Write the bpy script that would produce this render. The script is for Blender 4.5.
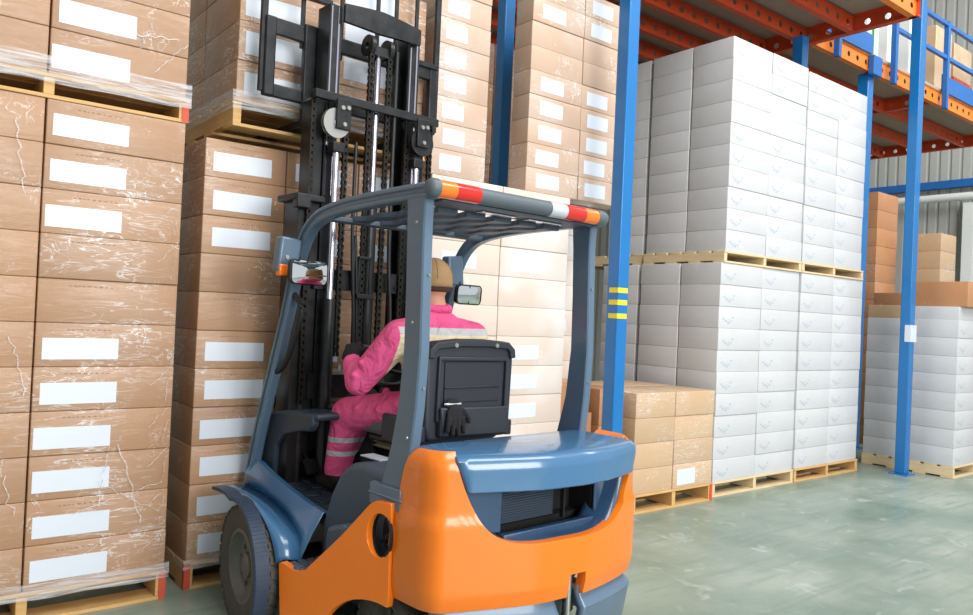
import bpy, bmesh, math, random
from mathutils import Vector, Matrix, Euler
random.seed(7)
R = math.radians
for o in list(bpy.data.objects): bpy.data.objects.remove(o)
S = bpy.context.scene
COL = S.collection

# ---------------------------------------------------------------- camera, world, lights, exposure
H = 1.5
yaw, pit, rol = R(38.36414302), R(0.59237061), R(2.56709168)
fwd = Vector((math.sin(yaw)*math.cos(pit), math.cos(yaw)*math.cos(pit), math.sin(pit)))
rgt = Vector((math.cos(yaw), -math.sin(yaw), 0)); up = rgt.cross(fwd)
r2 = rgt*math.cos(rol)+up*math.sin(rol); u2 = -rgt*math.sin(rol)+up*math.cos(rol)
cd = bpy.data.cameras.new('camera'); cam = bpy.data.objects.new('camera', cd); COL.objects.link(cam)
cam.matrix_world = Matrix(((r2.x, u2.x, -fwd.x, 0), (r2.y, u2.y, -fwd.y, 0), (r2.z, u2.z, -fwd.z, H), (0, 0, 0, 1)))
cd.sensor_width = 36; cd.lens = 771.46/973*36; cd.clip_end = 200
S.camera = cam
W = bpy.data.worlds.new('world'); S.world = W; W.use_nodes = True
bg = W.node_tree.nodes['Background']; bg.inputs[0].default_value = (0.93, 0.96, 1.0, 1); bg.inputs[1].default_value = 0.66
S.view_settings.view_transform = 'Standard'; S.view_settings.look = 'None'
S.view_settings.exposure = 0.12; S.view_settings.gamma = 1.0; S.view_settings.use_curve_mapping = False

def area(name, loc, target, size, size_y, power, color=(1, 1, 1)):
    l = bpy.data.lights.new(name, 'AREA'); l.shape = 'RECTANGLE'; l.size = size; l.size_y = size_y; l.energy = power; l.color = color
    o = bpy.data.objects.new(name, l); COL.objects.link(o); o.location = loc
    o.rotation_euler = (Vector(target)-Vector(loc)).to_track_quat('-Z', 'Y').to_euler()
    return o
area('skylight', (4.5, -1.5, 9.2), (4.5, 3.0, 0.5), 9, 4, 800, (1, 0.98, 0.95))
area('aisle_side_fill', (2.6, -6.2, 3.4), (3.6, 4.0, 1.6), 5, 4, 600, (1, 0.99, 0.97))  # added area light from the camera side; no door stands there
area('far_bay_fill', (13.0, 0.5, 9.0), (15.5, 5.0, 3.0), 4, 3, 450, (1, 1, 1))  # added area light to brighten the far bay; no lamp fitting there

# ---------------------------------------------------------------- materials
def lin(c):
    c = c/255.0
    return c/12.92 if c <= 0.04045 else ((c+0.055)/1.055)**2.4
def rgb(h):
    h = h.lstrip('#'); return tuple(lin(int(h[i:i+2], 16)) for i in (0, 2, 4))+(1,)
class NT:
    def __init__(s, m): s.t = m.node_tree; s.l = m.node_tree.links
    def n(s, typ, **k):
        a = s.t.nodes.new(typ)
        for q, v in k.items(): setattr(a, q, v)
        return a
    def link(s, a, b): s.l.new(a, b)
    def math(s, op, a, b=None, clamp=False):
        m = s.n('ShaderNodeMath', operation=op); m.use_clamp = clamp
        for i, v in enumerate((a, b)):
            if v is None: continue
            if isinstance(v, (int, float)): m.inputs[i].default_value = v
            else: s.link(v, m.inputs[i])
        return m.outputs[0]
    def mix(s, fac, a, b):
        m = s.n('ShaderNodeMix', data_type='RGBA')
        for i, v in ((0, fac), (6, a), (7, b)):
            if isinstance(v, (int, float, tuple)): m.inputs[i].default_value = v
            else: s.link(v, m.inputs[i])
        return m.outputs[2]
def new_mat(name):
    m = bpy.data.materials.new(name); m.use_nodes = True
    return m, NT(m), m.node_tree.nodes['Principled BSDF']
def pbr(name, hexc, rough=0.5, metal=0.0, coat=0.0, noise=0.0, nscale=8.0, bump=0.0, bscale=60.0, spec=0.5, rnoise=0.0):
    m, t, p = new_mat(name)
    c = rgb(hexc); p.inputs['Base Color'].default_value = c
    p.inputs['Roughness'].default_value = rough; p.inputs['Metallic'].default_value = metal
    p.inputs['Coat Weight'].default_value = coat; p.inputs['Coat Roughness'].default_value = 0.08
    p.inputs['Specular IOR Level'].default_value = spec
    if noise or bump or rnoise:
        tc = t.n('ShaderNodeTexCoord')
    if noise or rnoise:
        nz = t.n('ShaderNodeTexNoise'); nz.inputs['Scale'].default_value = nscale; nz.inputs['Detail'].default_value = 6
        t.link(tc.outputs['Object'], nz.inputs['Vector'])
        d = tuple(x*(1-noise) for x in c[:3])+(1,); l = tuple(min(1, x*(1+noise)) for x in c[:3])+(1,)
        if noise: t.link(t.mix(nz.outputs['Fac'], d, l), p.inputs['Base Color'])
        if rnoise:
            t.link(t.math('ADD', t.math('MULTIPLY', nz.outputs['Fac'], rnoise), rough-rnoise/2), p.inputs['Roughness'])
    if bump:
        nb = t.n('ShaderNodeTexNoise'); nb.inputs['Scale'].default_value = bscale; nb.inputs['Detail'].default_value = 4
        t.link(tc.outputs['Object'], nb.inputs['Vector'])
        b = t.n('ShaderNodeBump'); b.inputs['Strength'].default_value = bump; b.inputs['Distance'].default_value = 0.01
        t.link(nb.outputs['Fac'], b.inputs['Height']); t.link(b.outputs[0], p.inputs['Normal'])
    return m
def filmed(name, hexc, film, streak, var=0.10, filmcol=(0.85, 0.87, 0.9, 1)):
    """cardboard or paper carton seen through the stretch film pulled tight over it"""
    m, t, p = new_mat(name)
    geo = t.n('ShaderNodeNewGeometry'); oi = t.n('ShaderNodeObjectInfo')
    c = rgb(hexc)
    dk = tuple(x*(1-var) for x in c[:3])+(1,); lt = tuple(min(1, x*(1+var)) for x in c[:3])+(1,)
    base = t.mix(oi.outputs['Random'], dk, lt)
    gr = t.n('ShaderNodeMapping'); gr.inputs['Scale'].default_value = (3, 3, 60); t.link(geo.outputs['Position'], gr.inputs[0])
    n0 = t.n('ShaderNodeTexNoise'); n0.inputs['Scale'].default_value = 1.3; n0.inputs['Detail'].default_value = 3; t.link(gr.outputs[0], n0.inputs[0])
    base = t.mix(t.math('MULTIPLY', n0.outputs['Fac'], 0.35), base, tuple(x*0.75 for x in c[:3])+(1,))
    # film wrinkles: thin ridges of whitened film, stretched sideways
    mp = t.n('ShaderNodeMapping'); mp.inputs['Rotation'].default_value = (0, R(9), R(5)); mp.inputs['Scale'].default_value = (1.6, 1.6, 9)
    t.link(geo.outputs['Position'], mp.inputs[0])
    n1 = t.n('ShaderNodeTexNoise'); n1.inputs['Scale'].default_value = 3.2; n1.inputs['Detail'].default_value = 8; n1.inputs['Distortion'].default_value = 1.1
    t.link(mp.outputs[0], n1.inputs[0])
    rd = t.math('ABSOLUTE', t.math('SUBTRACT', n1.outputs['Fac'], 0.5))
    rd = t.math('SUBTRACT', 1.0, t.math('MULTIPLY', rd, 42.0), True)
    n2 = t.n('ShaderNodeTexNoise'); n2.inputs['Scale'].default_value = 1.7; n2.inputs['Detail'].default_value = 2
    t.link(geo.outputs['Position'], n2.inputs[0])
    patch = t.math('MULTIPLY', t.math('SUBTRACT', n2.outputs['Fac'], 0.45), 5.0, True)
    st = t.math('MULTIPLY', t.math('MULTIPLY', rd, patch), streak)
    mpb = t.n('ShaderNodeMapping'); mpb.inputs['Scale'].default_value = (2.2, 2.2, 2.0); mpb.inputs['Rotation'].default_value = (0, R(-50), 0)
    t.link(geo.outputs['Position'], mpb.inputs[0])
    n3 = t.n('ShaderNodeTexNoise'); n3.inputs['Scale'].default_value = 6; n3.inputs['Detail'].default_value = 9; n3.inputs['Distortion'].default_value = 1.6
    t.link(mpb.outputs[0], n3.inputs[0])
    r3 = t.math('SUBTRACT', 1.0, t.math('MULTIPLY', t.math('ABSOLUTE', t.math('SUBTRACT', n3.outputs['Fac'], 0.5)), 60.0), True)
    n4 = t.n('ShaderNodeTexNoise'); n4.inputs['Scale'].default_value = 5.1; t.link(geo.outputs['Position'], n4.inputs[0])
    p4 = t.math('MULTIPLY', t.math('SUBTRACT', n4.outputs['Fac'], 0.56), 9.0, True)
    st = t.math('ADD', st, t.math('MULTIPLY', t.math('MULTIPLY', r3, p4), streak*1.2), True)
    veil = t.math('ADD', t.math('MULTIPLY', patch, film*0.5), film*0.5, True)
    col = t.mix(t.math('MAXIMUM', st, veil), base, filmcol)
    t.link(col, p.inputs['Base Color'])
    p.inputs['Roughness'].default_value = 0.6
    p.inputs['Coat Weight'].default_value = 0.45; p.inputs['Coat Roughness'].default_value = 0.22
    bp = t.n('ShaderNodeBump'); bp.inputs['Strength'].default_value = 0.5; bp.inputs['Distance'].default_value = 0.012
    t.link(t.math('ADD', n1.outputs['Fac'], t.math('MULTIPLY', n3.outputs['Fac'], 0.3)), bp.inputs['Height'])
    t.link(bp.outputs[0], p.inputs['Coat Normal'])
    return m
M = {}
M['carton'] = filmed('brown_carton', '#ab805a', 0.08, 0.75)
M['carton_pale'] = filmed('film_glare_pale_carton', '#ccac8e', 0.72, 0.9, 0.06)  # film whitening plus the glare on this stack, put into the colour
M['carton_mid'] = filmed('filmed_brown_carton', '#bb9370', 0.30, 0.9, 0.08)
M['carton_tan'] = filmed('tan_carton', '#c9a67e', 0.10, 0.6)
M['carton_far'] = filmed('far_carton', '#b87f50', 0.05, 0.3)
M['carton_white'] = filmed('white_carton', '#cbccd0', 0.15, 0.35, 0.02, (0.93, 0.94, 0.96, 1))
M['label'] = pbr('white_paper', '#d9e0ec', 0.35, coat=0.3)
M['unused'] = pbr('dim_paper', '#d8d8d8', 0.5, coat=0.3)
M['ink'] = pbr('faint_ink', '#94755a', 0.7)
M['ink_blue'] = pbr('pale_blue_ink', '#b0bac9', 0.6)
M['ink_pink'] = pbr('pale_red_ink', '#e2b6b0', 0.6)
def wood(name, a, b):
    m, t, p = new_mat(name)
    tc = t.n('ShaderNodeNewGeometry'); oi = t.n('ShaderNodeObjectInfo')
    mp = t.n('ShaderNodeMapping'); mp.inputs['Scale'].default_value = (3, 3, 40); t.link(tc.outputs['Position'], mp.inputs[0])
    nz = t.n('ShaderNodeTexNoise'); nz.inputs['Scale'].default_value = 2; nz.inputs['Detail'].default_value = 6; t.link(mp.outputs[0], nz.inputs[0])
    t.link(t.mix(nz.outputs['Fac'], rgb(a), rgb(b)), p.inputs['Base Color']); p.inputs['Roughness'].default_value = 0.65
    return m
M['wood'] = wood('pallet_pine', '#b9894f', '#e5c083')
M['wood_pale'] = wood('pallet_pale_pine', '#c9ae84', '#ecd9b4')
M['red_paint'] = pbr('red_spray_paint', '#cf5238', 0.6, noise=0.35)
def film_mat():
    m = bpy.data.materials.new('stretch_film'); m.use_nodes = True; t = NT(m); t.t.nodes.clear()
    out = t.n('ShaderNodeOutputMaterial'); tr = t.n('ShaderNodeBsdfTransparent'); p = t.n('ShaderNodeBsdfPrincipled')
    p.inputs['Base Color'].default_value = (0.85, 0.87, 0.92, 1); p.inputs['Roughness'].default_value = 0.18
    geo = t.n('ShaderNodeNewGeometry'); mp = t.n('ShaderNodeMapping'); mp.inputs['Scale'].default_value = (1.2, 1.2, 22); mp.inputs['Rotation'].default_value = (0, R(6), 0)
    t.link(geo.outputs['Position'], mp.inputs[0])
    n = t.n('ShaderNodeTexNoise'); n.inputs['Scale'].default_value = 4; n.inputs['Detail'].default_value = 8; n.inputs['Distortion'].default_value = 0.8; t.link(mp.outputs[0], n.inputs[0])
    f = t.math('MULTIPLY', t.math('SUBTRACT', n.outputs['Fac'], 0.36), 3.2, True)
    f = t.math('ADD', t.math('MULTIPLY', f, 0.5), 0.10, True)
    bp = t.n('ShaderNodeBump'); bp.inputs['Strength'].default_value = 0.6; bp.inputs['Distance'].default_value = 0.01
    t.link(n.outputs['Fac'], bp.inputs['Height']); t.link(bp.outputs[0], p.inputs['Normal'])
    mx = t.n('ShaderNodeMixShader'); t.link(f, mx.inputs[0]); t.link(tr.outputs[0], mx.inputs[1]); t.link(p.outputs[0], mx.inputs[2]); t.link(mx.outputs[0], out.inputs[0])
    return m
M['film'] = film_mat()
M['orange'] = pbr('orange_paint', '#f07a14', 0.32, coat=0.5, noise=0.04, nscale=3)
M['blue'] = pbr('steel_blue_paint', '#3f6d96', 0.26, coat=0.8, noise=0.06, nscale=4)
M['blue_dark'] = pbr('dark_steel_blue_paint', '#2f4c6c', 0.3, coat=0.5, noise=0.15, nscale=9)
M['slate'] = pbr('slate_blue_paint', '#5b7288', 0.36, metal=0.15, coat=0.35, noise=0.06, nscale=5)
M['slate_dark'] = pbr('slate_plastic', '#475463', 0.5, noise=0.1, nscale=6, bump=0.1, bscale=300)
M['cowl'] = pbr('dark_dashboard_plastic', '#2d3844', 0.45, noise=0.12, bump=0.1, bscale=300)
M['black'] = pbr('black_plastic', '#191b1e', 0.45)
M['seat'] = pbr('black_seat_shell', '#2a2e36', 0.5, noise=0.1, bump=0.12, bscale=250)
M['seat_in'] = pbr('seat_shell_inset', '#23262d', 0.6, bump=0.15, bscale=300)
M['cushion'] = pbr('grey_seat_vinyl', '#5b5f66', 0.6)
M['bellows'] = pbr('beige_bellows', '#8f8674', 0.7)
M['dark'] = pbr('dark_void_shade', '#0b0b0d', 0.8)  # near-black colour standing in for the shade inside openings
M['mast'] = pbr('greasy_black_steel', '#2d2e30', 0.36, metal=0.5, noise=0.6, nscale=14, rnoise=0.3)
M['mast_worn'] = pbr('worn_rail_steel', '#5a5753', 0.32, metal=0.75, noise=0.4, nscale=20, rnoise=0.3)
M['chrome'] = pbr('chromed_rod', '#d9d6e6', 0.12, metal=1.0)
M['chain'] = pbr('oiled_chain', '#2d2b28', 0.35, metal=0.7, noise=0.4, nscale=60)
M['steel'] = pbr('zinc_steel', '#b7b7b2', 0.3, metal=0.85)
M['tire'] = pbr('tyre_rubber', '#4b4843', 0.8, noise=0.25, nscale=18, bump=0.3, bscale=80)
M['rim'] = pbr('wheel_steel', '#6d6c6a', 0.45, metal=0.5, noise=0.3, nscale=15)
M['flare'] = pbr('mudguard_rubber', '#2d3c50', 0.55, noise=0.3, nscale=25)
M['lens_red'] = pbr('red_lens', '#d51e12', 0.15, coat=0.8)
M['lens_orange'] = pbr('amber_lens', '#f7791a', 0.15, coat=0.8)
M['lens_white'] = pbr('clear_lens', '#c4cad2', 0.15, coat=0.8)
M['grip'] = pbr('grey_grip', '#59636b', 0.5)
M['mirror'] = pbr('mirror_glass', '#e9eef0', 0.02, metal=1.0)
M['post'] = pbr('rack_blue_paint', '#0a70b6', 0.35, coat=0.3, noise=0.1, nscale=3)
M['rail_blue'] = pbr('railing_blue_paint', '#1f66b0', 0.4, noise=0.1)
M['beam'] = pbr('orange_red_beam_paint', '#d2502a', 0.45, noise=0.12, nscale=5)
M['beam_front'] = pbr('lit_orange_beam_paint', '#ee8127', 0.45, noise=0.08, nscale=5)  # beam paint as lit from the aisle, the light put into a brighter orange
M['deck'] = pbr('chipboard_deck', '#a89a8b', 0.8, noise=0.08)
M['yellow'] = pbr('yellow_tape', '#f4dc2c', 0.4)
M['wallm'] = pbr('corrugated_sheet', '#b4b5b0', 0.5, noise=0.05, nscale=2)
M['green'] = pbr('green_strap', '#149a3a', 0.5)
M['board'] = pbr('white_board', '#e9ebe9', 0.5)
M['skin'] = pbr('skin', '#c98f73', 0.5)
M['glove'] = pbr('black_knit_glove', '#1b1b1f', 0.9, noise=0.2, nscale=80, bump=0.5, bscale=500)
M['cap'] = pbr('tan_cap_cloth', '#a3835c', 0.85, noise=0.12, nscale=20, bump=0.3, bscale=300)
M['hair'] = pbr('brown_hair', '#4a3426', 0.8)
M['boot'] = pbr('dark_boot', '#26221f', 0.6)

def floor_mat():
    m, t, p = new_mat('sealed_green_concrete')
    geo = t.n('ShaderNodeNewGeometry')
    n1 = t.n('ShaderNodeTexNoise'); n1.inputs['Scale'].default_value = 1.1; n1.inputs['Detail'].default_value = 8; n1.inputs['Roughness'].default_value = 0.62
    t.link(geo.outputs['Position'], n1.inputs[0])
    mp = t.n('ShaderNodeMapping'); mp.inputs['Scale'].default_value = (1.2, 9, 1); mp.inputs['Rotation'].default_value = (0, 0, R(14)); t.link(geo.outputs['Position'], mp.inputs[0])
    n2 = t.n('ShaderNodeTexNoise'); n2.inputs['Scale'].default_value = 1.6; n2.inputs['Detail'].default_value = 7; t.link(mp.outputs[0], n2.inputs[0])
    n3 = t.n('ShaderNodeTexNoise'); n3.inputs['Scale'].default_value = 5.5; n3.inputs['Detail'].default_value = 9; n3.inputs['Distortion'].default_value = 1; t.link(geo.outputs['Position'], n3.inputs[0])
    a = t.mix(t.math('MULTIPLY', t.math('SUBTRACT', n1.outputs['Fac'], 0.35), 3.0, True), rgb('#6c8073'), rgb('#9fa89d'))
    b = t.mix(t.math('MULTIPLY', t.math('SUBTRACT', n2.outputs['Fac'], 0.50), 5.0, True), a, rgb('#7d9082'))
    sc = t.math('MULTIPLY', t.math('SUBTRACT', n3.outputs['Fac'], 0.60), 6.0, True)
    c = t.mix(t.math('MULTIPLY', sc, 0.55), b, rgb('#c3cac2'))
    # dark tyre skid streaks running along the aisle
    mp2 = t.n('ShaderNodeMapping'); mp2.inputs['Scale'].default_value = (0.25, 5, 1); mp2.inputs['Rotation'].default_value = (0, 0, R(-14)); t.link(geo.outputs['Position'], mp2.inputs[0])
    n4 = t.n('ShaderNodeTexNoise'); n4.inputs['Scale'].default_value = 2.0; n4.inputs['Detail'].default_value = 5; t.link(mp2.outputs[0], n4.inputs[0])
    d = t.mix(t.math('MULTIPLY', t.math('SUBTRACT', n4.outputs['Fac'], 0.58), 4.0, True), c, rgb('#6f7f73'))
    t.link(d, p.inputs['Base Color'])
    t.link(t.math('ADD', t.math('MULTIPLY', n1.outputs['Fac'], 0.25), 0.22), p.inputs['Roughness'])
    bp = t.n('ShaderNodeBump'); bp.inputs['Strength'].default_value = 0.15; bp.inputs['Distance'].default_value = 0.01
    t.link(n3.outputs['Fac'], bp.inputs['Height']); t.link(bp.outputs[0], p.inputs['Normal'])
    return m
M['floor'] = floor_mat()
def coverall_mat():
    m, t, p = new_mat('pink_coverall_cloth')
    tc = t.n('ShaderNodeTexCoord'); sx = t.n('ShaderNodeSeparateXYZ'); t.link(tc.outputs['Object'], sx.inputs[0])
    x, y, z = sx.outputs
    def band(v, lo, hi): return t.math('MULTIPLY', t.math('GREATER_THAN', v, lo), t.math('LESS_THAN', v, hi))
    torso = t.math('MULTIPLY', band(x, -0.31, 0.29), t.math('LESS_THAN', y, 0.72))
    cream = t.math('MULTIPLY', band(z, 1.20, 1.398), torso)
    silver = t.math('MULTIPLY', band(z, 1.398, 1.432), torso)
    leg = t.math('MULTIPLY', t.math('GREATER_THAN', y, 0.82), t.math('ADD', band(z, 0.765, 0.79), band(z, 0.835, 0.86)))
    nz = t.n('ShaderNodeTexNoise'); nz.inputs['Scale'].default_value = 9; nz.inputs['Detail'].default_value = 5; t.link(tc.outputs['Object'], nz.inputs[0])
    c = t.mix(nz.outputs['Fac'], rgb('#d93f7a'), rgb('#f56ba2'))
    c = t.mix(cream, c, rgb('#e6d5b4')); c = t.mix(t.math('ADD', silver, leg, True), c, rgb('#c3c4c6'))
    t.link(c, p.inputs['Base Color']); p.inputs['Roughness'].default_value = 0.85
    n2 = t.n('ShaderNodeTexNoise'); n2.inputs['Scale'].default_value = 11; n2.inputs['Detail'].default_value = 3; n2.inputs['Distortion'].default_value = 1.2; t.link(tc.outputs['Object'], n2.inputs[0])
    bp = t.n('ShaderNodeBump'); bp.inputs['Strength'].default_value = 0.9; bp.inputs['Distance'].default_value = 0.03
    t.link(n2.outputs['Fac'], bp.inputs['Height']); t.link(bp.outputs[0], p.inputs['Normal'])
    return m
M['coverall'] = coverall_mat()

# ---------------------------------------------------------------- mesh helpers
class MB:
    def __init__(s): s.v = []; s.f = []; s.m = []
    def add(s, vs, fs, mi=0):
        b = len(s.v); s.v += [tuple(v) for v in vs]; s.f += [tuple(b+i for i in f) for f in fs]; s.m += [mi]*len(fs); return s
    def box(s, x0, x1, y0, y1, z0, z1, mi=0, rot=None, piv=None):
        vs = [Vector(p) for p in ((x0, y0, z0), (x1, y0, z0), (x1, y1, z0), (x0, y1, z0), (x0, y0, z1), (x1, y0, z1), (x1, y1, z1), (x0, y1, z1))]
        if rot is not None:
            c = Vector(piv) if piv is not None else Vector(((x0+x1)/2, (y0+y1)/2, (z0+z1)/2))
            rm = Euler(rot).to_matrix(); vs = [c+rm@(v-c) for v in vs]
        return s.add(vs, [(0, 3, 2, 1), (4, 5, 6, 7), (0, 1, 5, 4), (1, 2, 6, 5), (2, 3, 7, 6), (3, 0, 4, 7)], mi)
    def prism(s, pts, axis, a, b, mi=0):
        """polygon in the two other axes extruded along axis from a to b"""
        n = len(pts)
        def mk(p, w):
            if axis == 'x': return (w, p[0], p[1])
            if axis == 'y': return (p[0], w, p[1])
            return (p[0], p[1], w)
        vs = [mk(p, a) for p in pts]+[mk(p, b) for p in pts]
        return s.add(vs, [tuple(range(n-1, -1, -1)), tuple(range(n, 2*n))]+[(i, (i+1) % n, n+(i+1) % n, n+i) for i in range(n)], mi)
    def tube(s, pts, r, seg=10, mi=0, cap=True, closed=False):
        sec = [(math.cos(2*math.pi*k/seg), math.sin(2*math.pi*k/seg)) for k in range(seg)]
        rr = r if isinstance(r, (list, tuple)) else [r]*len(pts)
        return s.sweep(pts, [[(c*q, d*q) for c, d in sec] for q in rr], (0.13, 0.31, 0.94), mi, cap, closed)
    def sweep(s, pts, secs, ref, mi=0, cap=True, closed=False):
        P = [Vector(p) for p in pts]; n = len(P)
        if not isinstance(secs[0][0], (list, tuple)): secs = [secs]*n
        ref = Vector(ref); k = len(secs[0]); vs = []
        for i in range(n):
            if closed: t = P[(i+1) % n]-P[i-1]
            else: t = P[min(i+1, n-1)]-P[max(i-1, 0)]
            t.normalize()
            rf = ref if abs(ref.normalized().dot(t)) < 0.98 else Vector((1, 0, 0))
            a = (rf-t*rf.dot(t)).normalized(); b = t.cross(a)
            vs += [P[i]+a*q[0]+b*q[1] for q in secs[i]]
        fs = []
        for i in range(n if closed else n-1):
            j = (i+1) % n
            fs += [(i*k+q, i*k+(q+1) % k, j*k+(q+1) % k, j*k+q) for q in range(k)]
        if cap and not closed: fs += [tuple(range(k-1, -1, -1)), tuple((n-1)*k+q for q in range(k))]
        return s.add(vs, fs, mi)
    def lathe(s, prof, c, axis='x', seg=32, mi=0):
        """profile of (along axis, radius), closed loop"""
        n = len(prof); vs = []; c = Vector(c)
        for k in range(seg):
            a = 2*math.pi*k/seg; ca, sa = math.cos(a), math.sin(a)
            for h, r in prof:
                d = {'x': (h, r*ca, r*sa), 'y': (r*ca, h, r*sa), 'z': (r*ca, r*sa, h)}[axis]
                vs.append(c+Vector(d))
        return s.add(vs, [(k*n+i, k*n+(i+1) % n, ((k+1) % seg)*n+(i+1) % n, ((k+1) % seg)*n+i) for k in range(seg) for i in range(n)], mi)
    def grid(s, P, mi=0, closed=False):
        r, c = len(P), len(P[0])
        return s.add([p for row in P for p in row], [(i*c+j, i*c+j+1, (i+1)*c+j+1, (i+1)*c+j) for i in range(r-1) for j in range(c-1)], mi)
    def build(s, name, mats, parent=None, bevel=0.0, segs=2, smooth=False, solid=0.0, label=None, subsurf=0):
        me = bpy.data.meshes.new(name); me.from_pydata(s.v, [], s.f)
        for mt in (mats if isinstance(mats, (list, tuple)) else [mats]): me.materials.append(M[mt] if isinstance(mt, str) else mt)
        for p, i in zip(me.polygons, s.m): p.material_index = i
        bm = bmesh.new(); bm.from_mesh(me); bmesh.ops.recalc_face_normals(bm, faces=bm.faces); bm.to_mesh(me); bm.free()
        o = bpy.data.objects.new(name, me); COL.objects.link(o)
        if parent is not None: o.parent = parent
        if smooth:
            for p in me.polygons: p.use_smooth = True
        if solid:
            md = o.modifiers.new('solid', 'SOLIDIFY'); md.thickness = solid; md.offset = -1
        if subsurf:
            md = o.modifiers.new('sub', 'SUBSURF'); md.levels = subsurf; md.render_levels = subsurf
        if bevel:
            md = o.modifiers.new('bevel', 'BEVEL'); md.width = bevel; md.segments = segs; md.limit_method = 'ANGLE'; md.angle_limit = R(35); md.harden_normals = False
            for p in me.polygons: p.use_smooth = True
            me.set_sharp_from_angle(angle=R(35)) if hasattr(me, 'set_sharp_from_angle') else None
        elif smooth:
            me.set_sharp_from_angle(angle=R(38))
        if label: o['label'] = label
        return o
def tag(o, label=None, cat=None, group=None, kind=None):
    if label: o['label'] = label
    if cat: o['category'] = cat
    if group: o['group'] = group
    if kind: o['kind'] = kind
    return o
def empty(name, loc=(0, 0, 0), rz=0.0):
    o = bpy.data.objects.new(name, None); COL.objects.link(o); o.location = loc; o.rotation_euler = (0, 0, rz); o.empty_display_size = 0.1
    return o
def copy_tree(o, parent=None):
    c = o.copy(); COL.objects.link(c)
    if parent is not None: c.parent = parent
    for ch in o.children: copy_tree(ch, c)
    return c

# ---------------------------------------------------------------- structure
b = MB().box(-4, 24, -9, 13, -0.2, 0); tag(b.build('floor', 'floor'), kind='structure')
tag(MB().box(-4, 18, -1.0, 11, 10.5, 10.6).build('ceiling', 'board'), kind='structure')
def corrugated(name, p0, p1, z0, z1, pitch=0.22):
    p0, p1 = Vector(p0), Vector(p1); d = (p1-p0); L = d.length; d.normalize(); nn = Vector((-d.y, d.x, 0))
    prof = []; t = 0
    while t < L:
        prof += [(t, 0), (t+pitch*0.55, 0), (t+pitch*0.65, 0.04), (t+pitch*0.9, 0.04)]; t += pitch
    P = [[p0+d*a+nn*h+Vector((0, 0, z)) for a, h in prof] for z in (z0, z1)]
    return tag(MB().grid(P).build(name, 'wallm', solid=0.02), kind='structure')
corrugated('wall_far', (18, 13, 0), (18, -2, 0), 0, 10.5)
corrugated('wall_left', (-4, -9, 0), (-4, 11, 0), 0, 10.5)
corrugated('wall_back', (-4, 11, 0), (18, 11, 0), 0, 10.5)
b = MB(); b.box(17.8, 17.95, -2, 11, 4.66, 4.82)
tag(b.build('trim_1', 'rail_blue'), kind='structure')
b = MB(); b.tube([(17.7, -2, 4.43), (17.7, 11, 4.43)], 0.085, 12)
o = b.build('wall_pipe', 'board', smooth=True); tag(o, 'pale grey pipe running along the far corrugated wall', 'pipe')
b = MB(); b.box(17.7, 17.95, 6.3, 6.5, 0, 4.3); tag(b.build('trim_2', 'board'), kind='structure')

# ---------------------------------------------------------------- mezzanine steelwork
def beam(p0, p1, z0, h, mat, parent, name, pitch=0.22, side=1):
    """channel with round holes through its web; flanges stand to one side"""
    p0, p1 = Vector((p0[0], p0[1], z0)), Vector((p1[0], p1[1], z0)); d = p1-p0; L = d.length; d.normalize(); nn = Vector((-d.y, d.x, 0))*side
    n = max(1, int(L/pitch)); w = L/n; r = 0.036; mb = MB(); up_ = Vector((0, 0, 1))
    zc = h/2; zh = 0.6*h/2
    for i in range(n):
        o = p0+d*(w*i); hw = w/2
        outer = [(-hw, -zc), (0, -zc), (hw, -zc), (hw, 0), (hw, zc), (0, zc), (-hw, zc), (-hw, 0)]
        inner = [(r*math.cos(R(225+45*k)), r*math.sin(R(225+45*k))) for k in range(8)]
        vs = []
        for off in (0.0, 0.006):
            vs += [o+d*(hw+a)+up_*(zc+q)+nn*off for a, q in outer]+[o+d*(hw+a)+up_*(zc+q)+nn*off for a, q in inner]
        fs = []
        for k in range(8):
            j = (k+1) % 8
            fs += [(k, j, 8+j, 8+k), (16+j, 16+k, 24+k, 24+j), (8+k, 8+j, 24+j, 24+k)]
        mb.add(vs, fs)
    fl = 0.06
    for z, t in ((0, 0.012), (h-0.012, 0.012)):
        a = p0+up_*z; c = p1+up_*z
        q = [a-nn*0.012, c-nn*0.012, c+nn*fl, a+nn*fl]
        mb.add(q+[v+up_*t for v in q], [(0, 3, 2, 1), (4, 5, 6, 7), (0, 1, 5, 4), (1, 2, 6, 5), (2, 3, 7, 6), (3, 0, 4, 7)])
    return mb.build(name, mat, parent)
ZB = 4.85
mz = empty('mezzanine', (6.2, 4, ZB)); mz.location = (0, 0, 0)
tag(mz, 'near orange-red steel mezzanine bay over the white carton stack', 'mezzanine', 'mezzanine bays')
beam((3.95, 3.64), (8.5, 3.64), ZB, 0.2, 'beam_front', mz, 'front_beam', side=1)
beam((8.5, 3.6), (8.5, 10.9), ZB, 0.2, 'beam', mz, 'end_beam', side=1)
for v in (4.29, 4.84, 5.36, 5.9, 6.45, 7.0, 7.6, 8.2, 8.8, 9.4, 10.0, 10.6):
    beam((4.0, v), (8.44, v), ZB+0.005, 0.17, 'beam', mz, 'joist', side=1)
MB().box(3.95, 8.55, 3.62, 10.9, ZB+0.2, ZB+0.235).build('deck', 'deck', mz)
m2 = empty('mezzanine'); tag(m2, 'far orange steel mezzanine bay behind the post, carrying the blue railing', 'mezzanine', 'mezzanine bays')
beam((8.56, 4.78), (15.0, 4.78), ZB, 0.2, 'beam_front', m2, 'front_beam', side=1)
beam((15.0, 4.78), (15.0, 10.9), ZB, 0.2, 'beam', m2, 'end_beam')
for v in (5.5, 6.2, 6.9, 7.6, 8.3, 9.0, 9.7, 10.4):
    beam((8.6, v), (14.95, v), ZB+0.005, 0.17, 'beam', m2, 'joist')
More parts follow.
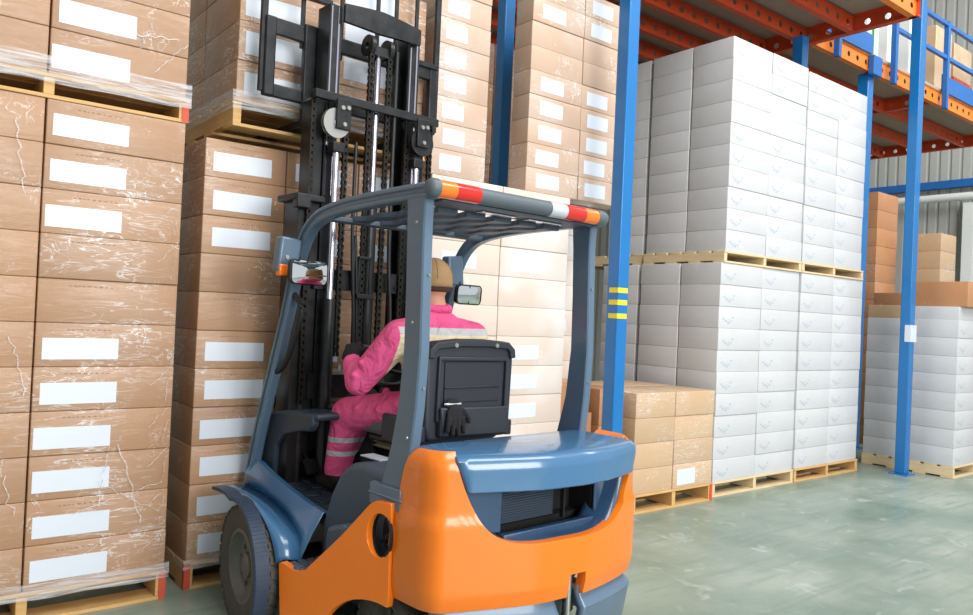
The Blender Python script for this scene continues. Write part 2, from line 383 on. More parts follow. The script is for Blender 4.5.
beam((11.9, 4.84), (11.9, 10.5), ZB, 0.18, 'beam', m2, 'cross_beam')
MB().box(8.56, 15.05, 4.76, 10.9, ZB+0.2, ZB+0.235).build('deck', 'deck', m2)

def post(u0, u1, v0, v1, top, label, tape=False, tagp=False):
    r = empty('steel_post', ((u0+u1)/2, (v0+v1)/2, 0)); tag(r, label, 'post', 'blue steel posts')
    x, y = (u1-u0)/2, (v1-v0)/2
    b = MB(); b.prism([(-x, -y), (x, -y), (x, y), (-x, y)], 'z', 0.012, top)
    b.build('column', 'post', r, bevel=0.008)
    b = MB(); b.box(-x-0.045, x+0.045, -y-0.045, y+0.045, 0, 0.012); b.build('base_plate', 'post', r)
    if tape:
        for z in (1.70, 1.615, 1.52):
            b = MB(); b.box(-x-0.0015, x-0.012, -y-0.0015, y*0.55, z, z+0.035)
            b.build('yellow_tape', 'yellow', r)
    if tagp:
        b = MB(); b.box(-x-0.004, x+0.03, -y-0.006, -y-0.001, 1.42, 1.60); b.box(-x-0.005, -x-0.001, -y-0.006, -y+0.05, 1.42, 1.60); b.build('paper_tag', 'label', r)
    return r
post(4.04, 4.15, 3.64, 3.745, ZB, 'blue post with three yellow tape stripes in front of the stacks', tape=True)
post(8.64, 8.76, 3.64, 3.745, 5.6, 'foreground blue post carrying a small white paper tag, before the white stacks', tagp=True)
post(3.70, 3.80, 4.60, 4.70, 5.3, 'dark blue post in the gap between two tall brown carton stacks')
post(9.88, 10.03, 4.79, 4.93, ZB-0.002, 'blue post just right of the tall white stack, under the far mezzanine')
post(8.12, 8.26, 4.7, 4.82, ZB, 'short visible blue post end above the top of the white stack')
MB().box(9.82, 10.06, 4.70, 4.765, 4.80, 5.04).build('bracket', 'rail_blue', m2)
# railing along the far mezzanine
rl = empty('safety_railing', (10.4, 4.72, 5.08)); rl.location = (0, 0, 0); tag(rl, 'blue steel safety railing on the edge of the far mezzanine', 'railing')
for u in (8.9, 10.37, 11.2, 12.0, 13.4, 14.8):
    MB().box(u-0.035, u+0.035, 4.66, 4.73, 4.78, 6.05).build('upright', 'rail_blue', rl, bevel=0.006)
for z, n in ((6.0, 'top_rail'), (5.52, 'middle_rail')):
    MB().box(10.37, 14.9, 4.67, 4.72, z-0.025, z+0.025).build(n, 'rail_blue', rl)
MB().box(8.56, 9.86, 4.735, 4.755, 5.06, 5.3).build('toe_board', 'rail_blue', rl)
MB().box(12.0, 14.9, 4.735, 4.755, 5.06, 5.3).build('toe_board', 'rail_blue', rl)
# goods on the mezzanine
ords = ['lowest', 'second', 'third', 'fourth', 'fifth', 'sixth', 'seventh', 'eighth', 'ninth', 'tenth', 'eleventh', 'twelfth', 'thirteenth', 'fourteenth', 'fifteenth']
ml = ['leftmost', 'second from left', 'third from left', 'fourth from left', 'fifth from left', 'sixth from left']
for i, u in enumerate((9.4, 10.0, 10.65, 11.25, 11.95)):
    r = empty('strapped_bundle', (u, 5.2, ZB+0.235)); tag(r, 'white board bundle with green strap behind the blue railing, %s' % ml[i], 'bundle', 'white bundles on the mezzanine')
    MB().box(0, 0.34, 0, 0.5, 0, 1.25).build('board_stack', 'board', r, bevel=0.01)
    MB().box(0.13, 0.19, -0.004, 0.504, 0, 1.254).build('strap', 'green', r)
for i, (u, w, h, n) in enumerate(((12.75, 0.6, 1.25, 'tall tan carton beside the white bundles'), (13.45, 0.7, 1.15, 'tan carton with a red band'), (14.25, 0.6, 0.6, 'low tan carton at the right'))):
    r = empty('cardboard_box', (u, 5.15, ZB+0.236)); tag(r, n+' on the far mezzanine', 'box', 'boxes on the mezzanine')
    MB().box(0, w, 0, 0.5, 0, h).build('carton_body', 'carton_tan', r, bevel=0.01)
    if i == 1: MB().box(-0.003, w+0.003, -0.003, 0.503, 0.55, 0.6).build('band', 'red_paint', r)

# ---------------------------------------------------------------- pallets and cartons
def pallet(u0, u1, v0, v1, z0, h, label, mat='wood', red=None):
    r = empty('wooden_pallet', (u0, v0, z0)); tag(r, label, 'pallet', 'wooden pallets')
    w, d = u1-u0, v1-v0; t = 0.018
    b = MB(); n = 6; bw = d/(n*1.25)
    for k in range(n):
        y = k*(d-bw)/(n-1); b.box(0, w, y, y+bw, h-t, h)
    b.build('deck_boards', mat, r, bevel=0.002, segs=1)
    b = MB()
    for k in range(4):
        y = k*(d-bw)/3; b.box(0, w, y, y+bw, 0, t)
    b.build('bottom_boards', mat, r, bevel=0.002, segs=1)
    for k in range(3):
        x = k*(w-0.045)/2; MB().box(x, x+0.045, 0.004, d-0.004, t, h-t).build('stringer', mat, r, bevel=0.002, segs=1)
    if red:
        x = w-0.045 if red == 'r' else 0
        MB().box(x+(0.014 if red == 'r' else -0.002), x+(0.047 if red == 'r' else 0.03), -0.002, 0.03, 0.004, h-0.004).build('painted_corner', 'red_paint', r)
    return r
_cm = {}
MARK = ((0, 0.10, 0.012, 3), (0.004, 0.062, 0.020, 2), (0.03, 0.045, 0.028, 2), (0.062, 0.032, 0.030, 2), (0.10, 0.048, 0.02, 2), (0.118, 0.075, 0.022, 2), (0.075, 0.06, 0.012, 2), (0.02, 0.075, 0.010, 2))
def carton_mesh(w, d, h, mat, text, mark):
    k = (round(w, 3), round(d, 3), round(h, 3), mat, text, mark)
    if k not in _cm:
        g = 0.0015; mb = MB(); mb.box(g, w-g, g, d-g, 0, h-0.0008)
        bm = bmesh.new(); me = bpy.data.meshes.new('carton'); me.from_pydata(mb.v, [], mb.f)
        bm.from_mesh(me); bmesh.ops.recalc_face_normals(bm, faces=bm.faces)
        bmesh.ops.bevel(bm, geom=list(bm.edges), offset=0.005, segments=2, profile=0.6, affect='EDGES')
        def plate(x0, x1, z0, z1, mi):
            f = bm.faces.new([bm.verts.new(p) for p in ((x0, 0.0008, z0), (x1, 0.0008, z0), (x1, 0.0008, z1), (x0, 0.0008, z1))]); f.material_index = mi
        if text:
            x = 0.0; rnd = random.Random(3)
            for q in range(9):
                ww = rnd.uniform(0.008, 0.018); plate(0.13+x, 0.13+x+ww, h-0.034, h-0.030+rnd.uniform(0, 0.001), 1); x += ww+rnd.uniform(0.006, 0.016)
        if mark:
            for (a, bq, s_, mi) in MARK: plate(mark+a*1.25, mark+a*1.25+s_*1.2, bq*1.2, bq*1.2+s_*0.8, mi)
        bm.to_mesh(me); bm.free()
        for p in me.polygons: p.use_smooth = True
        me.set_sharp_from_angle(angle=R(60))
        for q in (mat, 'ink', 'ink_blue', 'ink_pink'): me.materials.append(M[q])
        _cm[k] = me
    return _cm[k]
_lm = {}
def carton(w, d, h, mat, loc, label, group, lab=None, mark=None, text=False, name='carton', jit=1.0):
    o = bpy.data.objects.new(name, carton_mesh(w, d, h, mat, bool(text), mark)); COL.objects.link(o)
    o.location = (loc[0]+random.uniform(-1, 1)*0.0008*jit, loc[1]+random.uniform(-0.004, 0.004)*jit, loc[2]); o.rotation_euler = (0, 0, random.uniform(-1, 1)*0.0012*jit)
    tag(o, label, 'carton', group)
    if lab:
        k = tuple(round(q, 3) for q in lab)
        if k not in _lm:
            q = MB(); q.box(lab[0], lab[0]+lab[1], -0.0006, 0.0012, lab[2], lab[2]+lab[3]); me = bpy.data.meshes.new('paper_label'); me.from_pydata(q.v, [], q.f); me.materials.append(M['label']); _lm[k] = me
        c = bpy.data.objects.new('paper_label', _lm[k]); COL.objects.link(c); c.parent = o
        c['label'] = 'blank white paper label'
        c.location = (random.uniform(-0.012, 0.012), 0.001, random.uniform(-0.006, 0.006)); c.rotation_euler = (0, random.uniform(-0.012, 0.012), 0)
    return o
def stack(u0, v0, z0, cols, rows, rh, depth, mat, where, group, labfn=None, text=False, markfn=None, colnames=None, h_lab=None):
    """cols: list of carton widths laid side by side along the front"""
    x = u0
    for ci, w in enumerate(cols):
        cn = (colnames[ci] if colnames else '')
        for r in range(rows):
            lab = labfn(ci, r) if labfn else None; mk = markfn(ci, r) if markfn else None
            kind = {'carton': 'brown carton', 'carton_pale': 'pale carton', 'carton_mid': 'brown carton', 'carton_tan': 'tan carton', 'carton_far': 'brown carton', 'carton_white': 'white carton'}[mat]
            lb = '%s%s, %s up, %s%s' % (kind, ' with white label' if lab else '', ords[r]+(' layer' if r else ' layer'), (cn+' of ' if cn else ''), where)
            lb = lb.replace('lowest layer up', 'lowest layer').replace('beyond dark blue post', 'beyond dark post').replace('before dark blue post', 'before dark post')
            if len(lb.split()) > 16: lb = lb.replace(' with white label', ' with label').replace(' of pale upper', ' of upper')
            if len(lb.split()) > 16: print('LONG', lb)
            carton(w-0.004, depth, rh, mat, (x, v0, z0+r*rh), lb, group, lab, mk, text)
        x += w
LF = ['left column', 'right column']
D1 = 0.55
# leftmost pair of tiers
P1 = pallet(-0.05, 1.203, 4.03, 5.15, 0, 0.145, 'yellow pine pallet with red corner under the leftmost floor-level stack', red='r')
stack(-0.043, 4.035, 0.145, [0.62, 0.625], 11, 0.2055, D1, 'carton', 'leftmost lower stack', 'brown cartons of the leftmost stack',
      lambda c, r: (0.022, 0.325, 0.037, 0.10) if r not in (6, 7) else None, True, colnames=LF)
zt = 0.145+11*0.2055
pallet(-0.04, 1.205, 4.03, 5.15, zt, 0.115, 'pine pallet with red corner between the two leftmost tiers', red='r')
stack(-0.043, 4.035, zt+0.115, [0.62, 0.62], 4, 0.212, D1, 'carton', 'leftmost upper stack', 'brown cartons of the leftmost upper stack',
      lambda c, r: (0.02, 0.335, 0.03, 0.11), colnames=LF)
# second stack, with the load on the forks above it
pallet(1.315, 2.69, 4.09, 5.2, 0, 0.14, 'pine pallet with red corner under the stack beside the forklift wheel', red='l')
stack(1.32, 4.095, 0.14, [0.455]*3, 11, 0.2027, D1, 'carton', 'stack behind the mast', 'brown cartons of the stack behind the mast',
      lambda c, r: (0.045, 0.32, 0.037, 0.10) if r not in (6, 7) else None, True, colnames=['left column', 'middle column', 'right column'])
for r in range(11):
    carton(0.45, 0.5, 0.2027, 'carton', (1.32, 4.095+D1+0.01, 0.14+r*0.2027), 'brown carton at the back left of the stack behind the mast, %s layer' % ords[r], 'rear cartons behind the mast')
pu = pallet(1.43, 2.64, 4.02, 5.1, 2.44, 0.15, 'raised pine pallet lifted on the forks above the stack')
stack(1.45, 4.05, 2.59, [0.59, 0.59], 4, 0.212, D1, 'carton', 'load raised on the forks', 'brown cartons raised on the forks',
      lambda c, r: (0.035, 0.33, 0.03, 0.125), colnames=LF)
for r in range(4):
    carton(0.585, 0.45, 0.212, 'carton', (1.45, 4.05+D1+0.01, 2.59+r*0.212), 'brown carton at the back left of the raised load, %s layer' % ords[r], 'rear cartons on the forks')
# pale film-wrapped cartons behind the driver
pallet(2.71, 3.93, 4.03, 4.59, 0, 0.15, 'pine pallet hidden behind the driver seat under the pale stack')
stack(2.71, 4.035, 0.15, [0.585, 0.635], 11, 0.2025, D1, 'carton_pale', 'pale stack behind the driver', 'pale wrapped cartons behind the driver',
      lambda c, r: (0.10, 0.28, 0.04, 0.10) if (c == 1 and r in (3, 4, 5, 8)) or (c == 0 and r in (4, 5, 8)) else None, colnames=LF)
zp = 0.15+11*0.2025
stack(2.70, 4.035, zp, [0.435], 8, 0.168, D1, 'carton_mid', 'upper stack before dark blue post', 'cartons left of the dark blue post',
      lambda c, r: (0.07, 0.17, 0.035, 0.10))
pallet(3.95, 4.60, 4.45, 5.2, 0, 0.15, 'pine pallet hidden behind the blue post with yellow stripes')
stack(3.95, 4.455, 0.15, [0.64], 11, 0.2025, D1, 'carton_pale', 'recessed stack behind striped post', 'recessed pale cartons',
      lambda c, r: (0.10, 0.3, 0.04, 0.10) if r in (6, 9) else None)
stack(3.49, 4.035, zp, [0.51, 0.51], 9, 0.170, 0.185, 'carton_mid', 'upper stack beyond dark blue post', 'cartons right of the dark blue post',
      lambda c, r: (0.09 if c == 0 else 0.06, 0.22, 0.035, 0.10) if (r < 5 or r > 6+c*0) else None, colnames=LF)
for i, (x, y, z, w, h, n) in enumerate(((3.96, 4.08, 0.0, 0.34, 0.40, 'lowest'), (3.96, 4.08, 0.40, 0.34, 0.40, 'middle'), (3.96, 4.14, 0.80, 0.30, 0.235, 'topmost'))):
    carton(w, 0.26, h, 'carton_far', (x, y, z), 'small brown carton beside the forklift rear pillar, %s of its pile' % n, 'brown cartons by the rear pillar', name='small_carton')
for i, (z, h, n) in enumerate(((0, 0.35, 'lowest'), (0.35, 0.35, 'middle'), (0.70, 0.28, 'topmost'))):
    carton(0.26, 0.3, h, 'carton_far', (4.34, 4.05, z), 'small brown carton behind the yellow-striped post, %s of its pile' % n, 'brown cartons by the rear pillar', name='small_carton')
for r in range(11):
    for c, x in enumerate((3.5, 4.12)):
        carton(0.61, 0.45, 0.35, 'carton', (x, 5.23, r*0.35), 'large brown carton far behind the dark post, %s column, %s layer' % (('left', 'right')[c], ords[r]), 'large cartons behind the dark post')
# low tan stack right of the post
pallet(4.66, 5.69, 3.96, 4.95, 0, 0.15, 'pine pallet with red corner under the low tan stack', red='r')
stack(4.665, 3.965, 0.15, [0.49, 0.53], 4, 0.199, 0.48, 'carton_tan', 'low tan stack', 'tan cartons of the low stack front',
      lambda c, r: (0.06, 0.24, 0.03, 0.13) if (c == 1 and r == 0) else None, colnames=LF)
stack(4.665, 4.455, 0.15, [0.49, 0.53], 4, 0.199, 0.46, 'carton_tan', 'back row of the low tan stack', 'tan cartons of the low stack back', colnames=LF)
# white stacks
WC = ['first column', 'second column', 'third column', 'fourth column']
G = ['white cartons of the lower white tier', 'white cartons of the upper white tier']
pallet(5.78, 7.095, 4.02, 4.94, 0, 0.13, 'pale pine pallet under the left lower white stack', 'wood_pale')
pallet(7.115, 8.39, 4.02, 4.62, 0, 0.13, 'orange pine pallet under the right lower white stack', 'wood')
pallet(5.82, 7.10, 4.02, 4.94, 2.06, 0.105, 'pale pine pallet between the tiers of the left white stack', 'wood_pale')
pallet(7.115, 8.36, 4.02, 4.62, 2.06, 0.105, 'pale pine pallet between the tiers of the right white stack', 'wood_pale')
pallet(5.80, 6.9, 4.97, 5.9, 0, 0.13, 'pale pine pallet behind the left white stack', 'wood_pale')
pallet(5.84, 6.9, 4.97, 5.9, 2.06, 0.105, 'pale pine pallet between the tiers behind the left white stack', 'wood_pale')
RW, RU = 0.193, 0.1905
mkf = lambda c, r: 0.05
stack(5.79, 4.03, 0.13, [0.65, 0.65], 10, RW, 0.43, 'carton_white', 'left lower white stack', G[0], None, False, mkf, LF)
stack(7.12, 4.03, 0.13, [0.632, 0.632], 10, RW, 0.43, 'carton_white', 'right lower white stack', G[0], None, False, mkf, LF)
mku = lambda c, r: None if r in (6, 7) else 0.045
stack(5.845, 4.03, 2.165, [0.627, 0.627], 10, RU, 0.43, 'carton_white', 'left upper white stack', G[1], None, False, mku, LF)
stack(7.12, 4.03, 2.165, [0.6, 0.6], 10, 0.1885, 0.43, 'carton_white', 'right upper white stack', G[1], None, False, mku, LF)
for (z0, rh, tn, x0) in ((0.13, RW, 'lower', 5.79), (2.165, RU, 'upper', 5.845)):
    for r in range(10):
        carton(0.62, 0.46, rh, 'carton_white', (x0, 4.47, z0+r*rh), 'white carton, side of %s left white stack, middle column, %s layer' % (tn, ords[r]), 'white side cartons, %s tier' % tn)
        carton(0.62, 0.46, rh, 'carton_white', (x0+0.01, 4.975, z0+r*rh), 'white carton, side of %s left white stack, rear column, %s layer' % (tn, ords[r]), 'white rear side cartons, %s tier' % tn)
# right white stack behind the foreground post
pallet(8.95, 10.1, 3.28, 4.25, 0, 0.125, 'pale pine pallet under the rightmost white stack', 'wood_pale')
stack(8.955, 3.285, 0.125, [0.57, 0.57], 8, 0.194, 0.47, 'carton_white', 'rightmost white stack', 'white cartons of the rightmost stack', None, False, lambda c, r: 0.05, LF)
for r in range(8):
    carton(0.565, 0.48, 0.194, 'carton_white', (8.955, 3.762, 0.125+r*0.194), 'white carton on the rear left side of the rightmost stack, %s layer' % ords[r], 'white rear cartons of the rightmost stack')
zr = 0.125+8*0.194
carton(0.75, 0.46, 0.145, 'carton_tan', (8.96, 3.78, zr), 'long open tan carton lying on the rightmost white stack', 'cartons lying on the rightmost white stack', name='flat_carton')
carton(0.75, 0.40, 0.14, 'carton_far', (9.0, 3.80, zr+0.145), 'wrapped brown carton on top of the open tan carton', 'cartons lying on the rightmost white stack', name='flat_carton')
carton(0.9, 0.46, 0.14, 'carton_white', (8.97, 3.29, zr), 'flat cream carton under the wide brown carton at right', 'cartons lying on the rightmost white stack', name='flat_carton')
carton(0.85, 0.54, 0.27, 'carton_far', (9.0, 3.22, zr+0.14), 'wide brown wrapped carton at the right edge above cream carton', 'cartons lying on the rightmost white stack', name='flat_carton')
# far brown stacks
for r in range(14):
    carton(0.6, 0.5, 0.243, 'carton_far', (10.5, 4.69+0.2, r*0.243), 'brown carton of the tall far stack beside the blue post, %s layer' % ords[r], 'tall far brown stack')
for r in range(12):
    carton(0.5, 0.42, 0.24, 'carton_tan', (11.15, 4.34, r*0.24), 'tan carton of the shorter far stack right of the post, %s layer' % ords[r], 'shorter far tan stack')

# stretch film: bands and torn wisps on the stacks
def wrap(u0, u1, v0, v1, z0, z1, label, sag=0.0, wisps=(), side=True):
    mb = MB(); pts = []
    n = 24
    if side: pts += [(u1+0.01, v1), (u1+0.01, (v0+v1)/2)]
    pts += [(u1+0.01-(u1-u0+0.02)*k/n, v0-0.012) for k in range(n+1)]
    if side: pts += [(u0-0.01, (v0+v1)/2), (u0-0.01, v1)]
    P = []
    for k in range(7):
        f = k/6; row = []
        for i, (x, y) in enumerate(pts):
            j = 0.0015*math.sin(i*2.3+k*1.7)
            row.append((x, y+j, z0+(z1-z0)*f+(0.003*math.sin(i*0.9) if k in (0, 6) else 0)-sag*(1-f)*math.sin(i/len(pts)*math.pi)))
        P.append(row)
    mb.grid(P)
    for (pl, w) in wisps:
        mb.sweep([(a, v0-0.014, c) for a, c in pl], [(w*0.28, 0.0006), (w*0.28, -0.0006), (-w*0.28, -0.0006), (-w*0.28, 0.0006)], (0, 0, 1))
    o = mb.build('stretch_wrap', 'film', smooth=True); tag(o, label, 'plastic wrap', 'stretch film bands', 'stuff')
    return o
def wig(x, z, dx, dz, n=8, a=0.01, s=1):
    rd = random.Random(s); return [(x+dx*k/n+rd.uniform(-a, a)*0.6, z+dz*k/n+rd.uniform(-a, a)*0.6) for k in range(n+1)]
wl = []
for k in range(7):
    z = 0.165+0.2032*(k if k < 5 else k+2)+0.06
    wl.append((wig(1.17, z+0.13, -0.09, -0.09, 7, 0.012, k), 0.0035)); wl.append((wig(1.175, z+0.10, -0.02, -0.14, 7, 0.01, k+20), 0.003))
wl += [(wig(1.16, 0.60, -0.40, -0.12, 12, 0.012, 50), 0.005), (wig(0.95, 0.80, 0.12, -0.40, 14, 0.014, 51), 0.008), (wig(0.90, 0.78, -0.03, -0.28, 12, 0.012, 52), 0.006),
       (wig(0.86, 0.62, 0.28, -0.16, 12, 0.02, 53), 0.005), (wig(0.45, 2.3, 0.06, -0.35, 12, 0.02, 54), 0.007), (wig(0.48, 1.3, 0.07, -0.25, 12, 0.02, 55), 0.006), (wig(0.45, 0.8, 0.08, -0.3, 12, 0.03, 56), 0.006)]
wrap(-0.05, 1.205, 4.03, 5.1, 0.11, 0.185, 'torn clear stretch film on the leftmost lower stack', wisps=wl)
wl = [(wig(0.92, 2.78, 0.22, 0.03, 10, 0.02, 60), 0.007), (wig(0.95, 2.72, 0.06, 0.13, 10, 0.02, 61), 0.006), (wig(1.18, 2.8, -0.15, -0.18, 10, 0.01, 62), 0.005)]
wrap(-0.04, 1.205, 4.03, 5.1, zt+0.07, zt+0.19, 'clear stretch film band around the leftmost upper stack', wisps=wl)
wrap(1.43, 2.64, 4.02, 5.1, 2.53, 2.63, 'clear stretch film band around the load raised on the forks')
wrap(1.315, 2.69, 4.09, 5.1, 0.11, 0.165, 'clear stretch film band at the foot of the stack by the wheel')
#@@FORK
# ---------------------------------------------------------------- forklift (own frame: +y forward, x to its right)
FK = empty('forklift', (2.21, 2.55, 0), R(4.0)); tag(FK, 'orange and slate-blue forklift truck seen from behind with raised mast', 'forklift')
def arc(cy, cz, r, a0, a1, n):
    return [(cy+r*math.cos(R(a0+(a1-a0)*k/n)), cz+r*math.sin(R(a0+(a1-a0)*k/n))) for k in range(n+1)]
def smooth_path(pts, n=3):
    out = []
    for i in range(len(pts)-1):
        q = [Vector(pts[max(0, min(len(pts)-1, i+k))]) for k in (-1, 0, 1, 2)]
        for k in range(n):
            t = k/n; out.append(tuple(0.5*((2*q[1])+(-q[0]+q[2])*t+(2*q[0]-5*q[1]+4*q[2]-q[3])*t*t+(-q[0]+3*q[1]-3*q[2]+q[3])*t**3)))
    return out+[tuple(pts[-1])]
# counterweight: plan curve (side, rounded corner, bowed tail), mirrored
def plan(s, inset=0.0):
    """s in -1..1 from the left front end round the tail to the right front end"""
    pts = [(-0.548, 0.11), (-0.548, 0.03), (-0.546, -0.05), (-0.535, -0.10), (-0.512, -0.135), (-0.47, -0.158), (-0.40, -0.188), (-0.30, -0.228), (-0.20, -0.266), (-0.10, -0.296), (0.0, -0.308)]
    pts = pts+[(0.13, -0.318), (0.25, -0.308), (0.36, -0.29), (0.46, -0.268), (0.55, -0.240), (0.60, -0.20), (0.622, -0.15), (0.628, -0.08), (0.628, 0.0), (0.628, 0.05), (0.628, 0.11)]
    f = (s+1)/2*(len(pts)-1); i = min(int(f), len(pts)-2); f -= i
    def cr(p0, p1, p2, p3, t):
        return 0.5*((2*p1)+(-p0+p2)*t+(2*p0-5*p1+4*p2-p3)*t*t+(-p0+3*p1-3*p2+p3)*t**3)
    q = [pts[max(0, min(len(pts)-1, i+k))] for k in (-1, 0, 1, 2)]
    x = cr(*[a[0] for a in q], f); y = cr(*[a[1] for a in q], f)
    return x*(1-inset/0.55), y+inset*0.9*min(1, max(0, -y/0.1))
def ztop(s):
    x, y = plan(s); a = abs(x) if x < 0 else abs(x)*0.475/0.565
    if y > -0.02 or a > 0.475:
        u = min(1, max(0, (0.108-y)/0.115)); return 0.735+0.235*(1-(1-u)**3)
    t = a/0.475
    return 0.605+0.365*t**5.0
NS = 120; NZ = 26; P = []
for k in range(NZ+1):
    f = k/NZ; row = []
    for i in range(NS+1):
        s = -1+2*i/NS; zt_ = ztop(s); z = 0.36+(zt_-0.36)*f
        ins = 0.0
        if z > 0.70: ins = 0.010*min(1, (z-0.70)/0.02)
        ins += 0.03*max(0, (z-0.90)/0.07)**2
        if z < 0.42: ins += 0.012*(1-(z-0.36)/0.06)
        x, y = plan(s, ins); row.append((x, y, z))
    P.append(row)
cwb = MB(); fs_ = []
C_ = NS+1; vs_ = [p for r_ in P for p in r_]
for k in range(NZ):
    for i in range(NS):
        xm = (P[k][i][0]+P[k][i+1][0])/2; zm = (P[k][i][2]+P[k+1][i][2])/2
        if 0.03 < xm < 0.13 and zm < 0.455: continue      # drawbar slot
        fs_.append((k*C_+i, k*C_+i+1, (k+1)*C_+i+1, (k+1)*C_+i))
cwb.add(vs_, fs_)
cwo = cwb.build('counterweight', 'orange', FK, smooth=True, solid=0.045)
md = cwo.modifiers.new('b', 'BEVEL'); md.width = 0.008; md.segments = 3; md.limit_method = 'ANGLE'; md.angle_limit = R(50)
MB().box(-0.50, 0.50, -0.10, 0.10, 0.37, 0.64).build('counterweight_core', 'dark', FK)
MB().box(0.022, 0.14, -0.24, -0.10, 0.37, 0.47).build('drawbar_recess', 'orange', FK)
MB().tube([(0.08, -0.27, 0.22), (0.08, -0.27, 0.44)], 0.014, 12).build('drawbar_pin', 'steel', FK, smooth=True)
# blue lower bumper
P = []
for z, ins in ((0.10, 0.05), (0.14, 0.02), (0.30, 0.0), (0.315, 0.012), (0.345, 0.03), (0.39, 0.035)):
    P.append([(plan(s, ins+0.004)[0]*0.99, plan(s, ins+0.004)[1], z) for s in [(-0.72+1.44*i/80) for i in range(81)]])
lb = MB(); vs_ = [p for r_ in P for p in r_]; fs_ = []
for k in range(len(P)-1):
    for i in range(80):
        xm = (P[k][i][0]+P[k][i+1][0])/2
        if -0.005 < xm < 0.13: continue
        fs_.append((k*81+i, k*81+i+1, (k+1)*81+i+1, (k+1)*81+i))
lb.add(vs_, fs_); lb.build('rear_bumper', 'slate', FK, smooth=True, solid=0.04)
# blue hood over the tail
def hoodpt(s, ins, z, front=0.12):
    if abs(s) <= 0.66:
        x, y = plan(s*1.0, ins); return (x, y, z)
loops = []
ss = [-0.62+1.24*i/60 for i in range(61)]
def hloop(ins, z, fy):
    L_ = []
    for s in ss:
        x, y = plan(s, ins); tp = 0.055*(0.955-z)/0.135; xs = max(-0.468+ins+tp, min(0.562-ins-tp, x)); L_.append((xs, y-0.004+ins*0.5, z))
    x0, x1 = L_[0][0], L_[-1][0]
    for k in range(1, 9): L_.append((x1-0.0*k, L_[60][1]+(fy-L_[60][1])*k/8, z))
    for k in range(1, 12): L_.append((x1+(x0-x1)*k/12, fy, z))
    for k in range(0, 8): L_.append((x0, fy+(L_[0][1]-fy)*k/8, z))
    return L_
hl = [hloop(0.03, 0.825, 0.13), hloop(0.004, 0.815, 0.13), hloop(0.0, 0.82, 0.135), hloop(0.0, 0.90, 0.135), hloop(0.003, 0.935, 0.13), hloop(0.014, 0.952, 0.12), hloop(0.035, 0.960, 0.10), hloop(0.12, 0.970, 0.06)]
hb = MB(); n_ = len(hl[0]); vs_ = [p for l_ in hl for p in l_]
fs_ = [(k*n_+i, k*n_+(i+1) % n_, (k+1)*n_+(i+1) % n_, (k+1)*n_+i) for k in range(len(hl)-1) for i in range(n_)]
fs_ += [tuple(range(n_)), tuple((len(hl)-1)*n_+i for i in range(n_))]
hb.add(vs_, fs_); hd = hb.build('hood', 'blue', FK, smooth=True)
lt = MB(); lt.lathe([(0, 0.001), (0.007, 0.024), (0.004, 0.034), (0, 0.036)], (0.03, -0.16, 0.962), 'z', 24); lt.build('hood_cap', 'steel', hd, smooth=True)
# recessed blue grille surround under the hood
g = MB()
inn = lambda x: -0.155-0.03*(1-(x/0.45)**2)
rows = []
SS = [q/400 for q in range(-400, 401) if ztop(q/400) < 0.90 and plan(q/400)[1] < -0.13][::3]
for k in range(6):
    f = k/5; row = []
    for s in SS:
        x, y = plan(s, 0.03); z = ztop(s)-0.004
        xi = x*0.82; yi = -0.10-0.07*(1-(x/0.55)**2); zi = max(z, 0.632)
        row.append((x+(xi-x)*f, y+(yi-y)*f, z+(zi-z)*f*0.9-0.008*math.sin(f*math.pi)))
    rows.append(row)
g.grid(rows); g.build('grille_surround', 'blue_dark', FK, smooth=True, solid=0.006)
g = MB()
g.box(-0.44, -0.235, -0.165, -0.15, 0.64, 0.83, rot=(0, 0, R(-10))); g.box(0.325, 0.46, -0.175, -0.16, 0.64, 0.83, rot=(0, 0, R(14)))
g.box(-0.24, 0.33, -0.205, -0.17, 0.60, 0.634)
g.build('grille_frame', 'blue_dark', FK, bevel=0.006)
g = MB(); g.box(-0.24, 0.33, -0.04, -0.03, 0.63, 0.85); g.box(-0.245, -0.235, -0.17, -0.03, 0.63, 0.85); g.box(0.325, 0.335, -0.17, -0.03, 0.63, 0.85); g.box(0.12, 0.13, -0.19, -0.17, 0.65, 0.83)
g.build('grille_cavity', 'dark', FK)
g = MB()
for k in range(15):
    z = 0.668+k*0.0105; g.box(-0.232, 0.10, -0.15, -0.12, z, z+0.0035, rot=(R(25), 0, 0))
g.build('louvre', 'slate_dark', FK)
